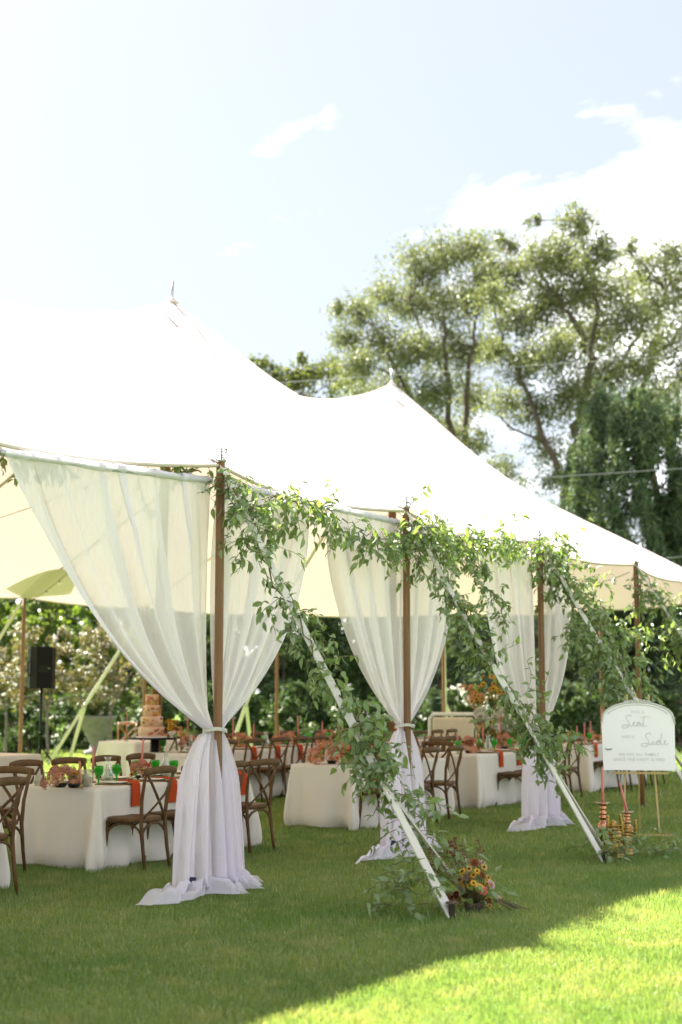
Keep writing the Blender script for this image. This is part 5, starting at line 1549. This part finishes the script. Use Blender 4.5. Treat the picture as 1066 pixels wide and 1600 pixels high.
for px, hw, top, y, mat, lab in [
    (-30, 60, 900, 44, 'lime', 'sunlit lime green tree mass at the far left edge'),
    (60, 66, 905, 45, 'lime', 'sunlit lime green tree behind the left tent pole'),
    (165, 62, 915, 44, 'lime', 'sunlit lime green tree behind the crabapples, left of the first curtain'),
    (260, 62, 930, 45, 'dark', 'dark green tree behind the wide left curtain'),
    (350, 56, 935, 44, 'dark', 'dark green tree behind the first front pole'),
    (440, 56, 945, 43, 'dark', 'dark green tree seen right of the first curtain'),
    (530, 56, 940, 44, 'dark', 'dark green tree behind the first leafy strap'),
    (615, 56, 935, 44, 'dark', 'dark green tree behind the second curtain')]:
    shrub('broadleaf_tree', px, 1150, y, hw, top, lab, mat, 9000, .17, .10, .2, group='leafy trees closing the garden', cat='tree')
for k, (px, hw, top, y, mat) in enumerate([(20, 55, 1075, 39, 'dark'), (110, 60, 1085, 39.5, 'dark'), (210, 58, 1090, 39, 'dark'), (310, 55, 1080, 39.5, 'dark'), (395, 50, 1085, 38.5, 'rose_leaf'), (475, 48, 1070, 38.5, 'dark'), (555, 50, 1085, 38.5, 'rose_leaf'), (640, 50, 1085, 38.5, 'dark'), (820, 55, 1095, 38, 'dark'), (905, 55, 1090, 37.5, 'dark'), (990, 55, 1080, 37.5, 'dark'), (1070, 55, 1080, 37.5, 'dark')]):
    shrub('hedge_shrub', px, 1150, y, hw, top, f'dark green hedge shrub along the lawn edge, {od[k]} from the left', mat, 5200, .12, .075, .2, group='hedge shrubs along the lawn edge')
for k, (px, hw, top, y, lab) in enumerate([(48, 44, 1108, 36.5, 'white flowering rose bush left of the speaker stand'), (118, 46, 1100, 36.8, 'white flowering rose bush right of the speaker stand'), (200, 42, 1108, 36.5, 'white flowering rose bush left of the cake'), (452, 40, 1096, 36.5, 'white flowering rose bush seen right of the first curtain'), (560, 40, 1100, 36.5, 'white flowering rose bush behind the peach runner table'), (640, 36, 1104, 36.5, 'white flowering rose bush behind the second curtain tail')]):
    shrub('rose_bush', px, 1150, y, hw, top, lab, 'rose_leaf', 4200, .10, .065, .1, flowers=('whitepetal', 60, .075), group='white rose bushes')
shrub('white_hydrangea', 722, 1150, 33.5, 34, 1082, 'white flowering bush above the cream sofa', 'rose_leaf', 3600, .10, .065, .1, flowers=('whitepetal', 90, .11), group='white rose bushes')
shrub('white_hydrangea', 770, 1150, 34.5, 32, 1092, 'white flowering bush behind the gold stands', 'rose_leaf', 3600, .10, .065, .1, flowers=('whitepetal', 60, .10), group='white rose bushes')
for px, top, y, spread, lab in [(74, 965, 33.5, 60, 'pale blossomed crabapple tree behind the speaker'), (173, 985, 34.0, 56, 'pale blossomed crabapple tree left of the first curtain'), (10, 1000, 35.0, 48, 'bronze leaved crabapple tree at the left edge')]:
    base = AT(px, 1180, y); base = Vector((base.x, y, 0))
    p1 = AT(px, 1112, y)
    limbs = [([base, p1], .07, .055)]
    for k in range(6):
        q = AT(px + rnd.uniform(-1, 1) * spread * .7, rnd.uniform(top + 20, 1070), y + rnd.uniform(-.6, .6)); limbs.append(([p1, p1.lerp(q, .5) + Vector((0, 0, .1)), q], .04, .012))
    cls = []
    for k in range(22):
        py = rnd.uniform(top + 8, 1098); q = 1 - abs((py - (top + 80)) / 90) ** 2 * .6
        cls.append(cl(px + rnd.uniform(-1, 1) * spread * max(.3, q), py, y + rnd.uniform(-.8, .8), rnd.uniform(15, 26), 190))
    tree('crabapple_tree', lab, base, limbs, cls, 'crab', bark='bark_pale', L=.09, Wd=.05, droop=.1, group='young crabapple trees on the lawn', flowers=('whitepetal', 150, .045), twigr=.006)
for k, (px, top, y, mat) in enumerate([(-20, 925, 50, 'dark'), (70, 935, 51, 'lime'), (150, 940, 50, 'dark'), (240, 945, 51, 'dark'), (330, 950, 50, 'dark'), (420, 955, 51, 'dark'), (505, 955, 50, 'dark'), (590, 950, 51, 'dark'), (670, 950, 50, 'evergreen'), (760, 945, 51, 'evergreen'), (850, 930, 50, 'evergreen'), (940, 900, 51, 'evergreen'), (1030, 860, 50, 'evergreen'), (1090, 830, 49, 'evergreen')]):
    shrub('backing_tree', px, 1150, y, 62, top, f'dense tree in the rear row closing the garden, {(od + ["thirteenth", "fourteenth"])[k]} from the left', mat, 7000, .30, .19, .2, group='rear row of dense trees', cat='tree')
# stone urn among the roses
q = AT(150, 1168, 35.5)
u = empty('stone_planter', (q.x, 35.5, 0)); tag(u, 'grey tapering stone planter among the roses behind the slanting strap', 'planter')
MB().lathe([(.0, 0), (.3, .0), (.3, .1), (.16, .14), (.14, .3), (.2, .36), (.45, .86), (.5, .9), (.5, .96), (.42, .96), (.38, .8), (.0, .8)], 20, cap=False).build('bowl', M['stone'], u)
v, f = leaf_quads(clump_points((0, 0, 1.25), (.5, .45, .45), 1400)[0], .14, .07, .1)
ob('planting', np_mesh('planting', v, f, M['dark']), u)

# ------------------------------------------------------------------ overhead lines beyond the garden
def wire(p0, p1, y0, y1, lab, sag=.25):
    a, b = AT(*p0, y0), AT(*p1, y1)
    d_ = (b - a); a2, b2 = a - d_ * 1.2, b + d_ * 1.2
    o = MB().tube([a2.lerp(b2, k / 20) - Vector((0, 0, 0)) for k in range(21)], .011, 5).build('overhead_wire', M['steel'])
    tag(o, lab, 'wire', 'overhead wires beyond the tent')
wire((630, 585), (1060, 556), 40, 40.5, 'upper thin overhead wire crossing the tall trees')
wire((885, 744), (1066, 732), 38, 38.4, 'overhead wire crossing the dark evergreen at the right')
wire((1000, 876), (1066, 870), 36, 36.2, 'low overhead wire above the tent corner at the right')
